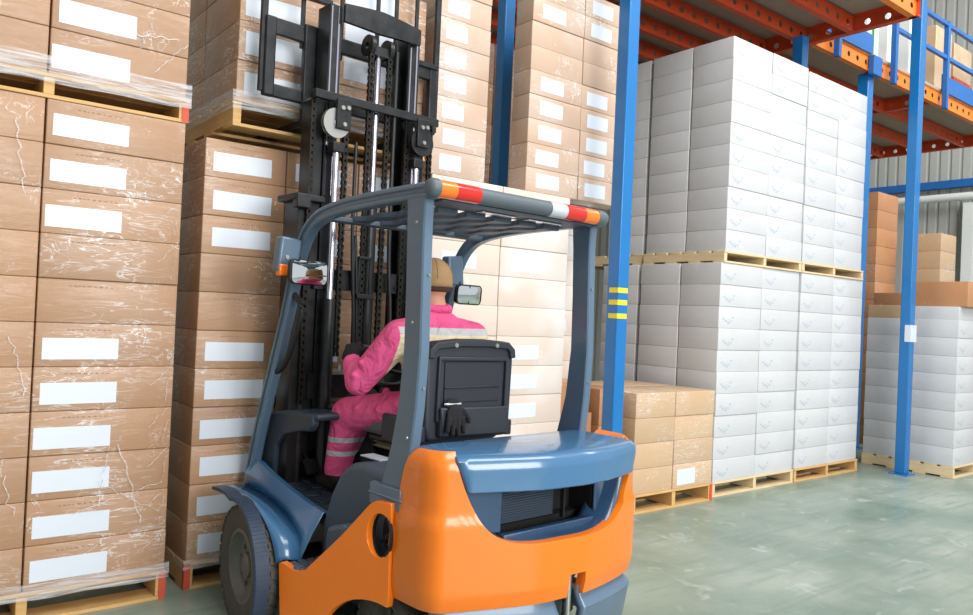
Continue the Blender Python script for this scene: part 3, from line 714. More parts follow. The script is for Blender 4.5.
# side panels (orange) with oval opening
def side_panel(sx):
    outer = [(0.690, 0.378), (0.675, 0.386), (0.60, 0.366), (0.545, 0.376), (0.364, 0.555), (0.218, 0.718), (0.19, 0.734), (0.118, 0.734), (0.112, 0.36)]
    ar = arc(0.20, 0.10, 0.265, 105, -10, 10)
    outer = outer+[(y, z) for y, z in arc(0.19, 0.05, 0.28, 105, 5, 12)]+[(0.52, 0.06), (0.665, 0.06)]
    # hole: bridge
    hole = [(0.168+0.062*math.cos(R(a)), 0.598+0.088*math.sin(R(a))) for a in range(0, 360, 15)]
    bm = bmesh.new()
    vo = [bm.verts.new((0, y, z)) for y, z in outer]; vh = [bm.verts.new((0, y, z)) for y, z in hole]
    eo = [bm.edges.new((vo[i], vo[(i+1) % len(vo)])) for i in range(len(vo))]; eh = [bm.edges.new((vh[i], vh[(i+1) % len(vh)])) for i in range(len(vh))]
    bmesh.ops.triangle_fill(bm, edges=eo+eh, use_beauty=True)
    r = bmesh.ops.extrude_face_region(bm, geom=list(bm.faces)); 
    bmesh.ops.translate(bm, vec=(0.03, 0, 0), verts=[v for v in r['geom'] if isinstance(v, bmesh.types.BMVert)])
    bmesh.ops.recalc_face_normals(bm, faces=bm.faces)
    me = bpy.data.meshes.new('side_panel'); bm.to_mesh(me); bm.free(); me.materials.append(M['orange'])
    o = bpy.data.objects.new('side_panel', me); COL.objects.link(o); o.parent = FK; o.location = (-0.556 if sx < 0 else 0.526, 0, 0)
    for v in me.vertices: v.co.x += sx*0.304*max(0, v.co.y-0.1)
    for p in me.polygons: p.use_smooth = True
    me.set_sharp_from_angle(angle=R(35))
    md = o.modifiers.new('b', 'BEVEL'); md.width = 0.008; md.segments = 3; md.limit_method = 'ANGLE'; md.angle_limit = R(40)
    x = -0.0 if sx < 0 else 0.03
    b = MB(); b.sweep([(x, y, z) for y, z in hole], [(0.003, 0.004), (-0.012, 0.004), (-0.012, -0.003), (0.003, -0.003)], (1, 0, 0), closed=True)
    c = b.build('vent_ring', 'black', o, smooth=True)
    b = MB(); b.prism([(0.168+0.062*math.cos(R(a)), 0.598+0.088*math.sin(R(a))) for a in range(0, 360, 15)], 'x', 0.04 if sx < 0 else -0.012, 0.05 if sx < 0 else -0.01); b.build('vent_back', 'dark', o)  # vent_back: dark sheet in place of the shaded hollow
    b = MB(); b.tube([(0.03 if sx < 0 else 0.0, 0.22, 0.555), (0.026 if sx < 0 else 0.004, 0.19, 0.58), (0.03 if sx < 0 else 0, 0.16, 0.60)], 0.007); b.lathe([(0, 0.010), (0.012, 0.010), (0.012, 0.016), (0, 0.016)], (0.022 if sx < 0 else 0.0, 0.175, 0.565), 'x', 16); b.build('latch', 'black', o, smooth=True)
    b = MB(); b.box(-0.002, 0, 0.125, 0.142, 0.655, 0.692); b.build('sticker', 'label', o)
side_panel(-1); side_panel(1)
# chassis, seat deck, side covers
b = MB(); b.box(-0.36, 0.36, 0.0, 1.35, 0.12, 0.46); b.build('chassis', 'blue_dark', FK, bevel=0.01)
prof = [(0.05, 0.42), (0.72, 0.30), (0.715, 0.52), (0.655, 0.665), (0.58, 0.775), (0.50, 0.825), (0.40, 0.842), (0.05, 0.80)]
b = MB(); b.prism(prof, 'x', -0.515, 0.515); b.build('seat_deck', 'slate_dark', FK, bevel=0.03, segs=4)
b = MB(); b.box(-0.43, -0.36, 0.40, 0.55, 0.8425, 0.848); b.build('sticker', 'label', FK)
# floor plate, step, fenders
b = MB(); b.prism([(0.66, 0.49), (1.48, 0.585), (1.48, 0.612), (0.66, 0.525)], 'x', -0.50, 0.50)
for r_ in range(5):
    for c_ in range(9):
        y_ = 0.80+r_*0.10; z_ = 0.525+(y_+0.03-0.66)*0.106
        b.box(-0.42+c_*0.095, -0.35+c_*0.095, y_, y_+0.06, z_-0.004, z_+0.008, rot=(R(6), 0, R(25 if (r_+c_) % 2 else -25)))
b.build('floor_mat', 'cowl', FK, bevel=0.002, segs=1)
WC_ = Vector((0.7225, 1.0, 0)); WA = R(-6.6)
def wrot(x, y, z):
    sx = 1 if x > 0 else -1; c = Vector((sx*WC_.x, WC_.y)); dx, dy = x-c.x, y-c.y; a = WA*(1 if sx < 0 else -1)
    return (c.x+dx*math.cos(a)-dy*math.sin(a), c.y+dx*math.sin(a)+dy*math.cos(a), z)
for sx in (-1, 1):
    st = MB(); st.prism([(sx*0.730, 0.69), (sx*0.69, 0.55), (sx*0.40, 0.55), (sx*0.40, 0.69)], 'z', 0.345, 0.372)
    sp = st.build('step', 'blue_dark', FK, bevel=0.008)
    st = MB()
    for r_ in range(4):
        for c_ in range(4):
            x_ = sx*(0.68-c_*0.045); st.box(x_-0.016, x_+0.016, 0.555+r_*0.034, 0.578+r_*0.034, 0.371, 0.377)
    st.build('tread_plate', 'steel', sp)
    A_ = [(sx*0.742, 1.33, 0.590), (sx*0.740, 1.18, 0.597)]+[(sx*0.738, 1.0+0.300*math.cos(R(a)), 0.285+0.300*math.sin(R(a))) for a in [80+(163-80)*k/19 for k in range(20)]]
    B_ = smooth_path([(sx*0.535, 1.47, 0.545), (sx*0.54, 1.38, 0.545), (sx*0.545, 1.17, 0.535), (sx*0.56, 0.98, 0.513), (sx*0.59, 0.82, 0.485), (sx*0.61, 0.73, 0.455), (sx*0.625, 0.69, 0.42), (sx*0.63, 0.675, 0.372)], 3)
    C2 = smooth_path([(sx*0.512, 1.50, 0.69), (sx*0.515, 1.38, 0.69), (sx*0.515, 1.25, 0.655), (sx*0.515, 1.10, 0.623), (sx*0.515, 1.0, 0.605), (sx*0.515, 0.86, 0.582), (sx*0.515, 0.75, 0.57), (sx*0.515, 0.70, 0.565)], 3)
    D2 = [(x-sx*0.03, y, z-0.004) for x, y, z in C2]; E2 = [(x-sx*0.035, y, z-0.06) for x, y, z in C2]
    mid = [tuple((Vector(p)*0.5+Vector(q)*0.5)+Vector((sx*0.02, 0, 0.014))) for p, q in zip(A_, B_)]
    b = MB(); b.grid([A_, mid, B_]); b.build('fender', 'blue', FK, smooth=True, solid=0.008)
    b = MB(); b.grid([[(x+sx*0.008, y, z+0.003) for x, y, z in B_], [tuple((Vector(p)*0.5+Vector(q)*0.5)+Vector((sx*0.010, 0, 0))) for p, q in zip(B_, C2)], C2, D2, E2]); b.build('floor_side', 'blue', FK, smooth=True, solid=0.006)
    b = MB(); b.prism([(0.535, 0.372), (0.51, 0.56), (0.38, 0.60), (0.36, 0.50)], 'x', *sorted((sx*0.615, sx*0.40))); b.build('step_riser', 'slate_dark', FK, bevel=0.02, segs=3)
    # rubber mudguard
    prof_ = [wrot(sx*0.770, 1.35, 0.578), wrot(sx*0.770, 1.24, 0.590), wrot(sx*0.770, 1.15, 0.592)]
    for k in range(37):
        a = R(75+(212-75)*k/36); rr = 0.306
        prof_.append(wrot(sx*0.770, 1.0+rr*math.cos(a), 0.285+rr*math.sin(a)))
    b = MB(); b.sweep(prof_, [(0.036, 0.0), (0.032, 0.010), (-0.032, 0.010), (-0.036, 0.0), (-0.032, -0.006), (0.032, -0.006)], (1, 0, 0))
    for k in range(40):
        a = R(76+(211-76)*k/39); y0, z0 = 1.0+0.313*math.cos(a), 0.285+0.313*math.sin(a); X_, Y_, _ = wrot(sx*0.770, y0, z0)
        b.box(X_-0.032, X_+0.032, Y_-0.005, Y_+0.005, z0-0.004, z0+0.004, rot=(a, 0, 0))
    b.build('mudguard', 'flare', FK)
# wheels
def wheel(cx, cy, r, w, sx, front=True):
    cz = r; b = MB(); hw = w/2
    prof = [(-hw*0.62, r*0.56), (-hw*0.86, r*0.62), (-hw, r*0.80), (-hw*0.93, r*0.94), (-hw*0.80, r*0.965), (0, r*0.975), (hw*0.80, r*0.965), (hw*0.93, r*0.94), (hw, r*0.80), (hw*0.86, r*0.62), (hw*0.62, r*0.56)]
    b.lathe(prof, (cx, cy, cz), 'x', 60)
    n = 30
    for k in range(n):
        for sd in (-1, 1):
            a = 2*math.pi*(k+0.5*(sd > 0))/n; rr = r*0.975
            c = Vector((cx+sd*hw*0.50, cy+rr*math.cos(a), cz+rr*math.sin(a)))
            lw, ll = hw*0.50, r*0.072
            vs = []
            for dr, sh in ((-0.05*r, 1.15), (0.025*r, 0.9)):
                for dx, dt in ((-1, -1), (1, -1), (1, 1), (-1, 1)):
                    p = Vector((dx*lw*(1 if dx*sd < 0 else 1.02), dt*ll*sh+dx*sd*ll*0.5, dr if dx*sd < 0 else dr-(0.03*r if dr > 0 else 0.0)))
                    vs.append((c.x+p.x, c.y-math.sin(a)*p.y+math.cos(a)*p.z, c.z+math.cos(a)*p.y+math.sin(a)*p.z))
            b.add(vs, [(0, 3, 2, 1), (4, 5, 6, 7), (0, 1, 5, 4), (1, 2, 6, 5), (2, 3, 7, 6), (3, 0, 4, 7)])
    wr = b.build('wheel', 'tire', FK, smooth=True)
    if front:
        wr.matrix_local = Matrix.Translation((cx, cy, 0)) @ Matrix.Rotation(WA*(1 if sx < 0 else -1), 4, 'Z') @ Matrix.Translation((-cx, -cy, 0))
    o = sx*hw
    d = MB(); q = lambda h: h*sx
    d.lathe([(q(hw*0.55), r*0.60), (q(hw*0.78), r*0.60), (q(hw*0.80), r*0.545), (q(hw*0.55), r*0.52), (q(hw*0.05), r*0.44), (q(hw*0.05), r*0.10), (q(0), r*0.10), (q(0), r*0.60)], (cx, cy, cz), 'x', 48)
    d.build('rim', 'rim', wr, smooth=True)
    d = MB(); d.lathe([(q(0), 0.001), (q(0), r*0.22), (q(hw*0.35), r*0.20), (q(hw*0.45), r*0.12), (q(hw*0.45), 0.001)], (cx, cy, cz), 'x', 24)
    for k in range(8):
        a = R(45*k+10); d.lathe([(q(0), 0.001), (q(0), 0.012), (q(hw*0.22), 0.012), (q(hw*0.22), 0.001)], (cx, cy+r*0.31*math.cos(a), cz+r*0.31*math.sin(a)), 'x', 6)
    d.build('hub', 'rim', wr, bevel=0)
for sx in (-1, 1):
    wheel(sx*0.7225, 1.0, 0.285, 0.105, sx, True)
    wheel(sx*0.43, 0.22, 0.19, 0.15, sx, False)
MB().tube([(-0.68, 1.0, 0.285), (0.68, 1.0, 0.285)], 0.05, 12).build('front_axle', 'mast', FK, smooth=True)
MB().tube([(-0.4, 0.22, 0.19), (0.4, 0.22, 0.19)], 0.035, 12).build('rear_axle', 'mast', FK, smooth=True)
# overhead guard
def rrect(w, h, groove=0.0):
    """rounded rail section with a groove on the outside (-a side)"""
    p = [(-w, -h*0.75), (-w*0.7, -h), (w*0.7, -h), (w, -h*0.75), (w, h*0.75), (w*0.7, h), (-w*0.7, h), (-w, h*0.75)]
    if groove: p += [(-w, h*0.36), (-w+groove, h*0.24), (-w+groove, -h*0.24), (-w, -h*0.36)]
    return p
left_path = [(0.0, 1.985), (0.12, 1.985), (0.30, 1.982), (0.50, 1.976), (0.66, 1.966), (0.80, 1.948), (0.90, 1.918), (0.975, 1.865), (1.03, 1.79), (1.08, 1.68), (1.15, 1.46), (1.25, 1.20), (1.36, 0.92), (1.44, 0.68), (1.50, 0.47)]
for sx in (-1, 1):
    pts = smooth_path([(sx*0.505, y, z) for y, z in left_path])
    b = MB(); b.sweep(pts, rrect(0.028, 0.034, 0.012), (-sx, 0, 0))
    b.build('guard_rail', 'slate', FK, bevel=0.003, segs=1)
    # rear post
    pp = [(0.525, 0.02, 0.72), (0.525, 0.02, 0.80)]
    cen = [(0.185, 0.70), (0.155, 0.80), (0.118, 0.95), (0.088, 1.12), (0.072, 1.35), (0.078, 1.60), (0.086, 1.85), (0.088, 1.965)]
    hw_ = [0.095, 0.082, 0.068, 0.060, 0.056, 0.055, 0.057, 0.062]
    if sx > 0: hw_ = [0.10, 0.088, 0.075, 0.062, 0.055, 0.053, 0.055, 0.062]
    V_ = []
    for (y, z), h_ in zip(cen, hw_):
        x0, x1 = sx*0.530, sx*0.480
        V_.append([(x0, y-h_+0.006, z), (x0, y-h_*0.1, z), (x0+sx*0.0, y+h_-0.006, z), (x0-sx*0.006, y+h_, z), (x1+sx*0.006, y+h_, z), (x1, y+h_-0.006, z), (x1, y-h_+0.006, z), (x1+sx*0.006, y-h_, z), (x0-sx*0.006, y-h_, z)])
    b = MB(); k_ = 9; fs_ = []
    for i in range(len(V_)-1): fs_ += [(i*k_+q, i*k_+(q+1) % k_, (i+1)*k_+(q+1) % k_, (i+1)*k_+q) for q in range(k_)]
    fs_ += [tuple(range(k_)), tuple((len(V_)-1)*k_+q for q in range(k_))]
    b.add([p for r_ in V_ for p in r_], fs_); po = b.build('rear_post', 'slate', FK, smooth=True)
    b = MB()
    for z in (1.0, 1.46, 1.86): b.lathe([(0, 0.001), (0, 0.007), (sx*0.003, 0.006), (sx*0.003, 0.001)], (sx*0.530, 0.075, z), 'x', 10)
    for z in (1.2, 1.65): b.lathe([(0, 0.001), (0, 0.006), (-0.003, 0.005), (-0.003, 0.001)], (sx*0.50, 0.021, z), 'y', 10)
    b.build('rivet', 'steel', po)
    b = MB(); b.box(*sorted((sx*0.545, sx*0.44)), 0.085, 0.30, 0.70, 0.79); b.box(*sorted((sx*0.549, sx*0.44)), 0.08, 0.305, 0.742, 0.752); b.build('post_foot', 'slate', FK, bevel=0.008)
# rear cross plate with slots, roof slats with waves
b = MB(); b.box(-0.47, 0.47, -0.005, 0.15, 1.945, 1.957); b.build('rear_cross_plate', 'slate_dark', FK, bevel=0.004)
b = MB(); b.box(-0.20, 0.0, 0.05, 0.10, 1.938, 1.9445); b.box(0.08, 0.3, 0.05, 0.10, 1.938, 1.9445); b.build('cross_slot', 'chrome', FK, bevel=0.002)
b = MB(); b.box(-0.48, 0.48, 0.80, 0.87, 1.915, 1.94); b.build('front_cross_plate', 'slate_dark', FK, bevel=0.006)
for k in range(5):
    x0 = -0.32+k*0.16; pts = []; sec = []
    for q in range(31):
        t = q/30; w_ = 0.020+0.034*(0.5+0.5*math.cos(t*2*math.pi*3)); pts.append((x0, 0.14+0.68*t, 1.935+0.006*math.sin(t*math.pi)))
        sec.append([(w_, -0.012), (w_, 0.012), (-w_, 0.012), (-w_, -0.012)])
    b = MB(); b.sweep(pts, sec, (1, 0, 0)); b.build('roof_slat', 'slate_dark', FK, smooth=True)
# lamp bar across the rear of the guard
lbr = MB(); lbr.box(-0.50, 0.50, -0.008, 0.03, 1.958, 2.012); lbr.build('lamp_bar_backing', 'slate_dark', FK, bevel=0.006)
def dsec(r): return [(r*0.95*math.cos(R(a)), r*math.sin(R(a))) for a in range(0, 360, 24)]
def seg_bar(name, x0, x1, r, mat, lab=None, ribs=0, cap=0):
    b = MB(); n = max(2, ribs*2); pts = []; rr = []
    for i in range(n+1):
        pts.append((x0+(x1-x0)*i/n, -0.022, 1.988)); q = r*(1.0-(0.035 if ribs and i % 2 else 0))
        rr.append(q)
    if cap: pts = [(x0+(x1-x0)*f, -0.022, 1.988) for f in (0, 0.55, 0.85, 1.0)]; rr = [r, r, r*0.8, r*0.4]
    b.tube(pts, rr, 20); b.build(name, mat, FK, smooth=True, label=lab)
seg_bar('bar_end_cap', -0.515, -0.562, 0.038, 'grip', cap=1)
seg_bar('tail_lamp', -0.515, -0.432, 0.036, 'lens_orange', 'amber lamp lens'); seg_bar('tail_lamp', -0.432, -0.304, 0.036, 'lens_red', 'red lamp lens')
seg_bar('grab_grip', -0.304, 0.118, 0.034, 'grip', 'grey ribbed grip', ribs=26)
seg_bar('tail_lamp', 0.118, 0.222, 0.035, 'lens_white', 'clear lamp lens'); seg_bar('tail_lamp', 0.222, 0.350, 0.036, 'lens_red', 'red lamp lens'); seg_bar('tail_lamp', 0.350, 0.443, 0.036, 'lens_orange', 'amber lamp lens')
seg_bar('bar_end_cap', 0.443, 0.525, 0.038, 'grip', cap=1)
# mirrors
def mirror(cx, cy, cz, w, h, rz, rx, wire):
    mt = Matrix.Translation((cx, cy, cz)) @ Euler((rx, 0, rz)).to_matrix().to_4x4()
    pts = []
    for (sx_, sz_, a0) in ((1, 1, 0), (-1, 1, 90), (-1, -1, 180), (1, -1, 270)):
        for a in (0, 30, 60, 90):
            pts.append((sx_*(w/2-0.025)+0.025*math.cos(R(a0+a)), sz_*(h/2-0.025)+0.025*math.sin(R(a0+a))))
    b = MB(); b.prism(pts, 'y', 0.0, 0.022); o = b.build('mirror', 'black', FK, bevel=0.005); o.matrix_local = mt
    b = MB(); P = []
    for k in range(9):
        f = k/8; P.append([(x*0.94*f, -0.003-0.009*(1-f*f*((x/(w/2))**2+(z/(h/2))**2)/2), z*0.92*f) for x, z in pts+pts[:1]])
    b.grid(P); b.build('mirror_glass', 'mirror', o, smooth=True)
    b = MB(); b.tube([(0, 0.02, 0), (0, 0.06, 0.03), (0.0, 0.09, 0.10)], 0.009); b.build('mirror_arm', 'black', o, smooth=True)
    if wire:
        b = MB(); b.sweep([(x*1.02, -0.006, z*1.02) for x, z in pts], [(0.003, 0.003), (-0.003, 0.003), (-0.003, -0.003), (0.003, -0.003)], (0, 1, 0), closed=True)
        b.box(-0.003, 0.003, -0.008, -0.003, -h/2, h/2); b.build('wire_guard', 'black', o)
mirror(-0.535, 0.90, 1.667, 0.225, 0.118, R(11), R(0), False)
mirror(0.475, 0.90, 1.612, 0.20, 0.105, R(8), R(4), True)
for sx in (-1, 1):
    cx = -0.605 if sx < 0 else 0.435
    b = MB(); b.box(cx-0.055, cx+0.055, 0.965, 1.03, 1.66, 1.83, rot=(0, R(-6*sx), 0)); b.box(cx-0.02, cx+0.07, 1.0, 1.03, 1.79, 1.815); lm = b.build('front_lamp', 'slate', FK, bevel=0.014, segs=3)
    if sx > 0: continue
    b = MB(); b.box(*sorted((cx+sx*0.054, cx+sx*0.01)), 0.958, 1.0, 1.645, 1.70); b.build('amber_lens', 'lens_orange', lm, bevel=0.006)
    b = MB(); b.lathe([(0, 0.001), (0, 0.012), (-0.006, 0.010), (-0.006, 0.001)], (cx-0.015, 0.965, 1.735), 'y', 12); b.build('screw', 'steel', lm)
# grab handle on the left pillar
b = MB(); b.tube(smooth_path([(-0.505, 1.14, 1.575), (-0.505, 1.075, 1.555), (-0.505, 1.01, 1.49), (-0.505, 1.06, 1.36), (-0.505, 1.15, 1.22), (-0.505, 1.24, 1.165), (-0.505, 1.30, 1.17)], 4), 0.016, 12); b.build('grab_handle', 'black', FK, smooth=True)
# dash cowl
b = MB(); b.prism([(1.51, 0.58), (1.465, 0.83), (1.36, 0.945), (1.20, 0.972), (0.90, 0.987), (0.90, 0.952), (1.18, 0.925), (1.34, 0.86), (1.40, 0.75), (1.42, 0.58)], 'x', -0.455, 0.455); cw = b.build('dash_cowl', 'cowl', FK, bevel=0.014, segs=3)
b = MB(); b.tube([(-0.28, 1.10, 0.985), (-0.22, 1.10, 0.986)], 0.012); b.build('cowl_plug', 'black', cw)
for sx in (-1, 1):
    b = MB(); b.prism([(1.50, 0.595), (1.462, 0.83), (1.36, 0.942), (1.18, 0.965), (0.93, 0.978), (0.93, 0.925), (0.96, 0.893), (1.04, 0.885), (1.22, 0.842), (1.295, 0.776), (1.31, 0.59)], 'x', *sorted((sx*0.464, sx*0.42))); b.build('cowl_cheek', 'cowl', FK, bevel=0.012, segs=3)
b = MB(); b.box(-0.12, -0.02, 1.05, 1.36, 0.60, 0.93, rot=(R(-18), 0, 0)); b.box(-0.30, 0.20, 1.30, 1.36, 0.58, 0.90); b.build('steering_column', 'black', FK, bevel=0.01)
for x in (-0.33, 0.12, 0.25):
    b = MB(); b.box(x-0.035, x+0.035, 1.14, 1.155, 0.64, 0.72, rot=(R(-35), 0, 0)); b.tube([(x, 1.16, 0.68), (x, 1.30, 0.80)], 0.01); b.build('pedal', 'mast', FK)
# steering wheel
sw = Matrix.Translation((-0.13, 0.90, 1.22)) @ Euler((R(32), 0, 0)).to_matrix().to_4x4()
b = MB(); b.tube([(0.165*math.cos(R(a)), 0.165*math.sin(R(a)), 0) for a in range(0, 360, 10)], 0.013, 10, closed=True)
for a in (90, 210, 330): b.tube([(0, 0, -0.01), (0.16*math.cos(R(a)), 0.16*math.sin(R(a)), 0)], 0.011)
b.lathe([(-0.04, 0.001), (-0.04, 0.04), (0.01, 0.04), (0.02, 0.02), (0.02, 0.001)], (0, 0, 0), 'z', 20)
b.tube([(0.165*math.cos(R(160)), 0.165*math.sin(R(160)), 0), (0.165*math.cos(R(160)), 0.165*math.sin(R(160)), 0.05)], 0.018)
o = b.build('steering_wheel', 'black', FK, smooth=True); o.matrix_local = sw
b = MB(); b.tube([(-0.08, 0.95, 1.15), (-0.07, 1.05, 0.98)], 0.035, 12); b.box(-0.24, -0.12, 0.86, 0.98, 1.02, 1.10, rot=(R(30), 0, R(8))); b.build('column_shroud', 'black', FK, bevel=0.008)
for k in range(3):
    b = MB(); b.tube([(0.22+k*0.05, 1.0, 1.0), (0.22+k*0.05, 0.95, 1.12)], 0.007); b.lathe([(0, 0.001), (0.0, 0.014), (0.03, 0.014), (0.03, 0.001)], (0.22+k*0.05, 0.95, 1.12), 'z', 12); b.build('lever', 'black', FK, smooth=True)
# seat
def shell(pts_xz, y0, y1, name, mat, bev, parent, tilt=0.0, mats=None):
    b = MB(); b.prism(pts_xz, 'y', y0, y1); return b.build(name, mat, parent, bevel=bev, segs=4)
sb = [(-0.265, 0.93), (-0.285, 1.00), (-0.29, 1.28), (-0.285, 1.345), (-0.25, 1.375), (-0.10, 1.388), (0.06, 1.388), (0.20, 1.378), (0.235, 1.345), (0.24, 1.28), (0.232, 1.00), (0.215, 0.93)]
bk = shell(sb, 0.275, 0.335, 'backrest', 'seat', 0.018, FK)
b = MB(); b.sweep([(x, 0.272, z) for x, z in [(-0.275, 1.30), (-0.272, 1.335), (-0.24, 1.360), (-0.10, 1.372), (0.06, 1.372), (0.19, 1.362), (0.222, 1.335), (0.225, 1.30)]], [(0.014, 0.014), (-0.014, 0.014), (-0.014, -0.02), (0.014, -0.02)], (0, 1, 0)); b.build('top_lip', 'seat', bk, bevel=0.006)
b = MB(); b.box(-0.19, 0.145, 0.268, 0.276, 1.10, 1.285); b.box(-0.19, 0.145, 0.262, 0.276, 1.165, 1.172); b.build('back_panel', 'seat_in', bk, bevel=0.006)
b = MB()
b.sweep([(-0.225, 0.27, 1.02), (-0.225, 0.27, 1.30), (0.185, 0.27, 1.295), (0.185, 0.27, 1.02)], [(0.012, 0.012), (-0.012, 0.012), (-0.012, -0.012), (0.012, -0.012)], (0, 1, 0)); b.build('back_rib', 'seat', bk, bevel=0.005)
b = MB(); b.prism([(-0.215, 0.955), (-0.23, 1.085), (0.185, 1.075), (0.172, 0.945)], 'y', 0.235, 0.255); b.box(-0.225, -0.205, 0.24, 0.275, 0.955, 1.08); b.box(0.155, 0.175, 0.24, 0.275, 0.95, 1.07); b.build('seat_pocket', 'seat', bk, bevel=0.008)
for x in (-0.14, 0.11):
    b = MB(); b.lathe([(0, 0.001), (0, 0.012), (-0.004, 0.010), (-0.004, 0.001)], (x, 0.257, 1.36), 'y', 12); b.build('screw', 'steel', bk)
for x in (-0.29, 0.235):
    b = MB(); b.tube([(x, 0.31, 0.93), (x, 0.31, 1.0)], 0.03, 14); b.build('hinge_cover', 'seat_in', bk, bevel=0.004)
b = MB(); b.box(-0.25, 0.20, 0.335, 0.385, 1.0, 1.36); b.build('back_cushion', 'cushion', FK, bevel=0.02, segs=3)
b = MB(); b.box(-0.27, 0.22, 0.33, 0.80, 0.905, 0.985); b.build('seat_cushion', 'cushion', FK, bevel=0.03, segs=4)
b = MB(); b.box(-0.25, 0.20, 0.36, 0.76, 0.875, 0.905)
b.build('seat_pan', 'black', FK, bevel=0.008)
b = MB(); P = []
for z, q in ((0.838, 0.0), (0.848, 0.02), (0.858, 0.0), (0.868, 0.02), (0.876, 0.0)):
    P.append([(-0.22-q, 0.40-q, z), (0.17+q, 0.40-q, z), (0.17+q, 0.72+q, z), (-0.22-q, 0.72+q, z), (-0.22-q, 0.40-q, z)])
b.grid(P); b.build('suspension_bellows', 'bellows', FK)
for x in (-0.32, 0.24): MB().box(x, x+0.035, 0.42, 0.56, 0.90, 1.03).build('hip_restraint', 'seat', FK, bevel=0.012)

# ---- mast
def rail(x, w, y0, y1, z0, z1, name, mat='mast', open_=1):
    """C channel, opening towards the centre"""
    t = 0.016; s = -1 if x > 0 else 1
    xo = x-s*w/2
    pts = [(xo, y0), (xo+s*w, y0), (xo+s*w, y0+t), (xo+s*t, y0+t), (xo+s*t, y1-t), (xo+s*w, y1-t), (xo+s*w, y1), (xo, y1)]
    b = MB(); b.prism(pts, 'z', z0, z1); return b.build(name, mat, FK, bevel=0.002, segs=1)
for sx in (-1, 1):
    rail(sx*0.405, 0.065, 1.22, 1.36, 0.12, 2.05, 'outer_rail')
    rail(sx*0.335, 0.062, 1.235, 1.36, 0.30, 2.60, 'middle_rail')
    ir = rail(sx*0.262, 0.075, 1.225, 1.35, 0.75, 3.12, 'inner_rail')
    b = MB(); b.box(sx*0.262-0.030, sx*0.262-0.022, 1.222, 1.2255, 2.1, 3.11); b.box(sx*0.262+0.012, sx*0.262+0.022, 1.222, 1.2255, 2.1, 3.11); b.build('highlight_strip', 'chrome', ir)  # bright highlight of the inner rail drawn as thin chrome strips
    # bright worn faces of the outer channel
    b = MB(); b.box(sx*0.375-0.01, sx*0.375+0.01, 1.216, 1.2195, 0.3, 2.0); b.build('worn_strip', 'mast_worn', FK)
    b = MB(); b.box(*sorted((sx*0.475, sx*0.30)), 1.18, 1.38, 2.05, 2.085); b.box(*sorted((sx*0.47, sx*0.39)), 1.17, 1.22, 2.01, 2.085); b.build('mast_top_bracket', 'mast', FK, bevel=0.006)
    # lift cylinders and chain wheels
    xc = sx*0.262
    b = MB(); b.tube([(xc, 1.165, 0.35), (xc, 1.165, 1.55)], 0.034, 16); b.build('lift_cylinder', 'mast', FK, smooth=True)
    b = MB(); b.tube([(xc, 1.165, 1.55), (xc, 1.165, 2.33)], 0.019, 16); b.build('lift_rod', 'chrome', FK, smooth=True)
    b = MB(); b.box(xc-0.035, xc+0.035, 1.135, 1.195, 2.32, 2.375); b.build('rod_head', 'mast', FK, bevel=0.006)
    b = MB(); b.lathe([(-0.014, 0.020), (-0.014, 0.078), (-0.006, 0.078), (-0.006, 0.066), (0.006, 0.066), (0.006, 0.078), (0.014, 0.078), (0.014, 0.020)], (xc+sx*0.02, 1.15, 2.47), 'y', 36)
    pw = b.build('chain_wheel', 'steel' if sx < 0 else 'mast', FK, smooth=True)
    b = MB(); b.box(xc-0.03, xc+0.055, 1.118, 1.132, 2.44, 2.60); b.build('wheel_bracket', 'mast', pw, bevel=0.004)
    for (dx, dz) in ((0.0, 2.55), (0.034, 2.555), (0.014, 2.465)):
        b = MB(); b.lathe([(0, 0.001), (0, 0.014), (-0.010, 0.011), (-0.010, 0.001)], (xc+dx, 1.118, dz), 'y', 12); b.build('bolt', 'steel', pw)
b = MB(); b.box(-0.405, 0.405, 1.15, 1.185, 2.585, 2.63); b.build('tie_bar', 'mast', FK, bevel=0.004)
b = MB(); P = []
for i in range(21):
    x = -0.225+0.50*i/20; q = 0.03*math.cos(((x-0.025)/0.25)*math.pi/2)
    P.append([(x, 1.215-q*0.6, 3.02+0.02*abs(x/0.3)), (x, 1.215-q*0.6, 3.125+0.02*(1-abs(x/0.3)))])
b.grid([[p[0] for p in P], [p[1] for p in P]]); b.build('mast_head_plate', 'mast', FK, solid=0.025)
for z, h, nm in ((1.02, 0.13, 'lower_cross_member'), (1.60, 0.11, 'middle_cross_member'), (0.35, 0.12, 'bottom_cross_member')):
    b = MB(); b.box(-0.335, 0.335, 1.20 if z > 1.2 else 1.22, 1.222 if z > 1.2 else 1.25, z, z+h)
    for x in (-0.18, -0.06, 0.06, 0.18): b.lathe([(0, 0.001), (0, 0.010), (-0.008, 0.008), (-0.008, 0.001)], (x, 1.20 if z > 1.2 else 1.22, z+h*0.3), 'y', 8)
    b.build(nm, 'mast', FK, bevel=0.003, segs=1)
b = MB(); b.box(-0.085, -0.075, 1.17, 1.20, 1.58, 1.78); b.box(-0.015, -0.005, 1.17, 1.20, 1.58, 1.78); b.box(-0.085, -0.005, 1.165, 1.20, 1.775, 1.79); b.box(-0.10, 0.01, 1.15, 1.20, 1.56, 1.585); b.build('hose_guide', 'mast', FK, bevel=0.003)
b = MB(); b.box(-0.25, -0.02, 1.17, 1.23, 1.15, 1.17)
for x in (-0.22, -0.16, -0.10, -0.05): b.lathe([(0, 0.001), (0, 0.012), (0.03, 0.012), (0.03, 0.001)], (x, 1.20, 1.17), 'z', 10)
b.build('hose_fittings', 'steel', FK)
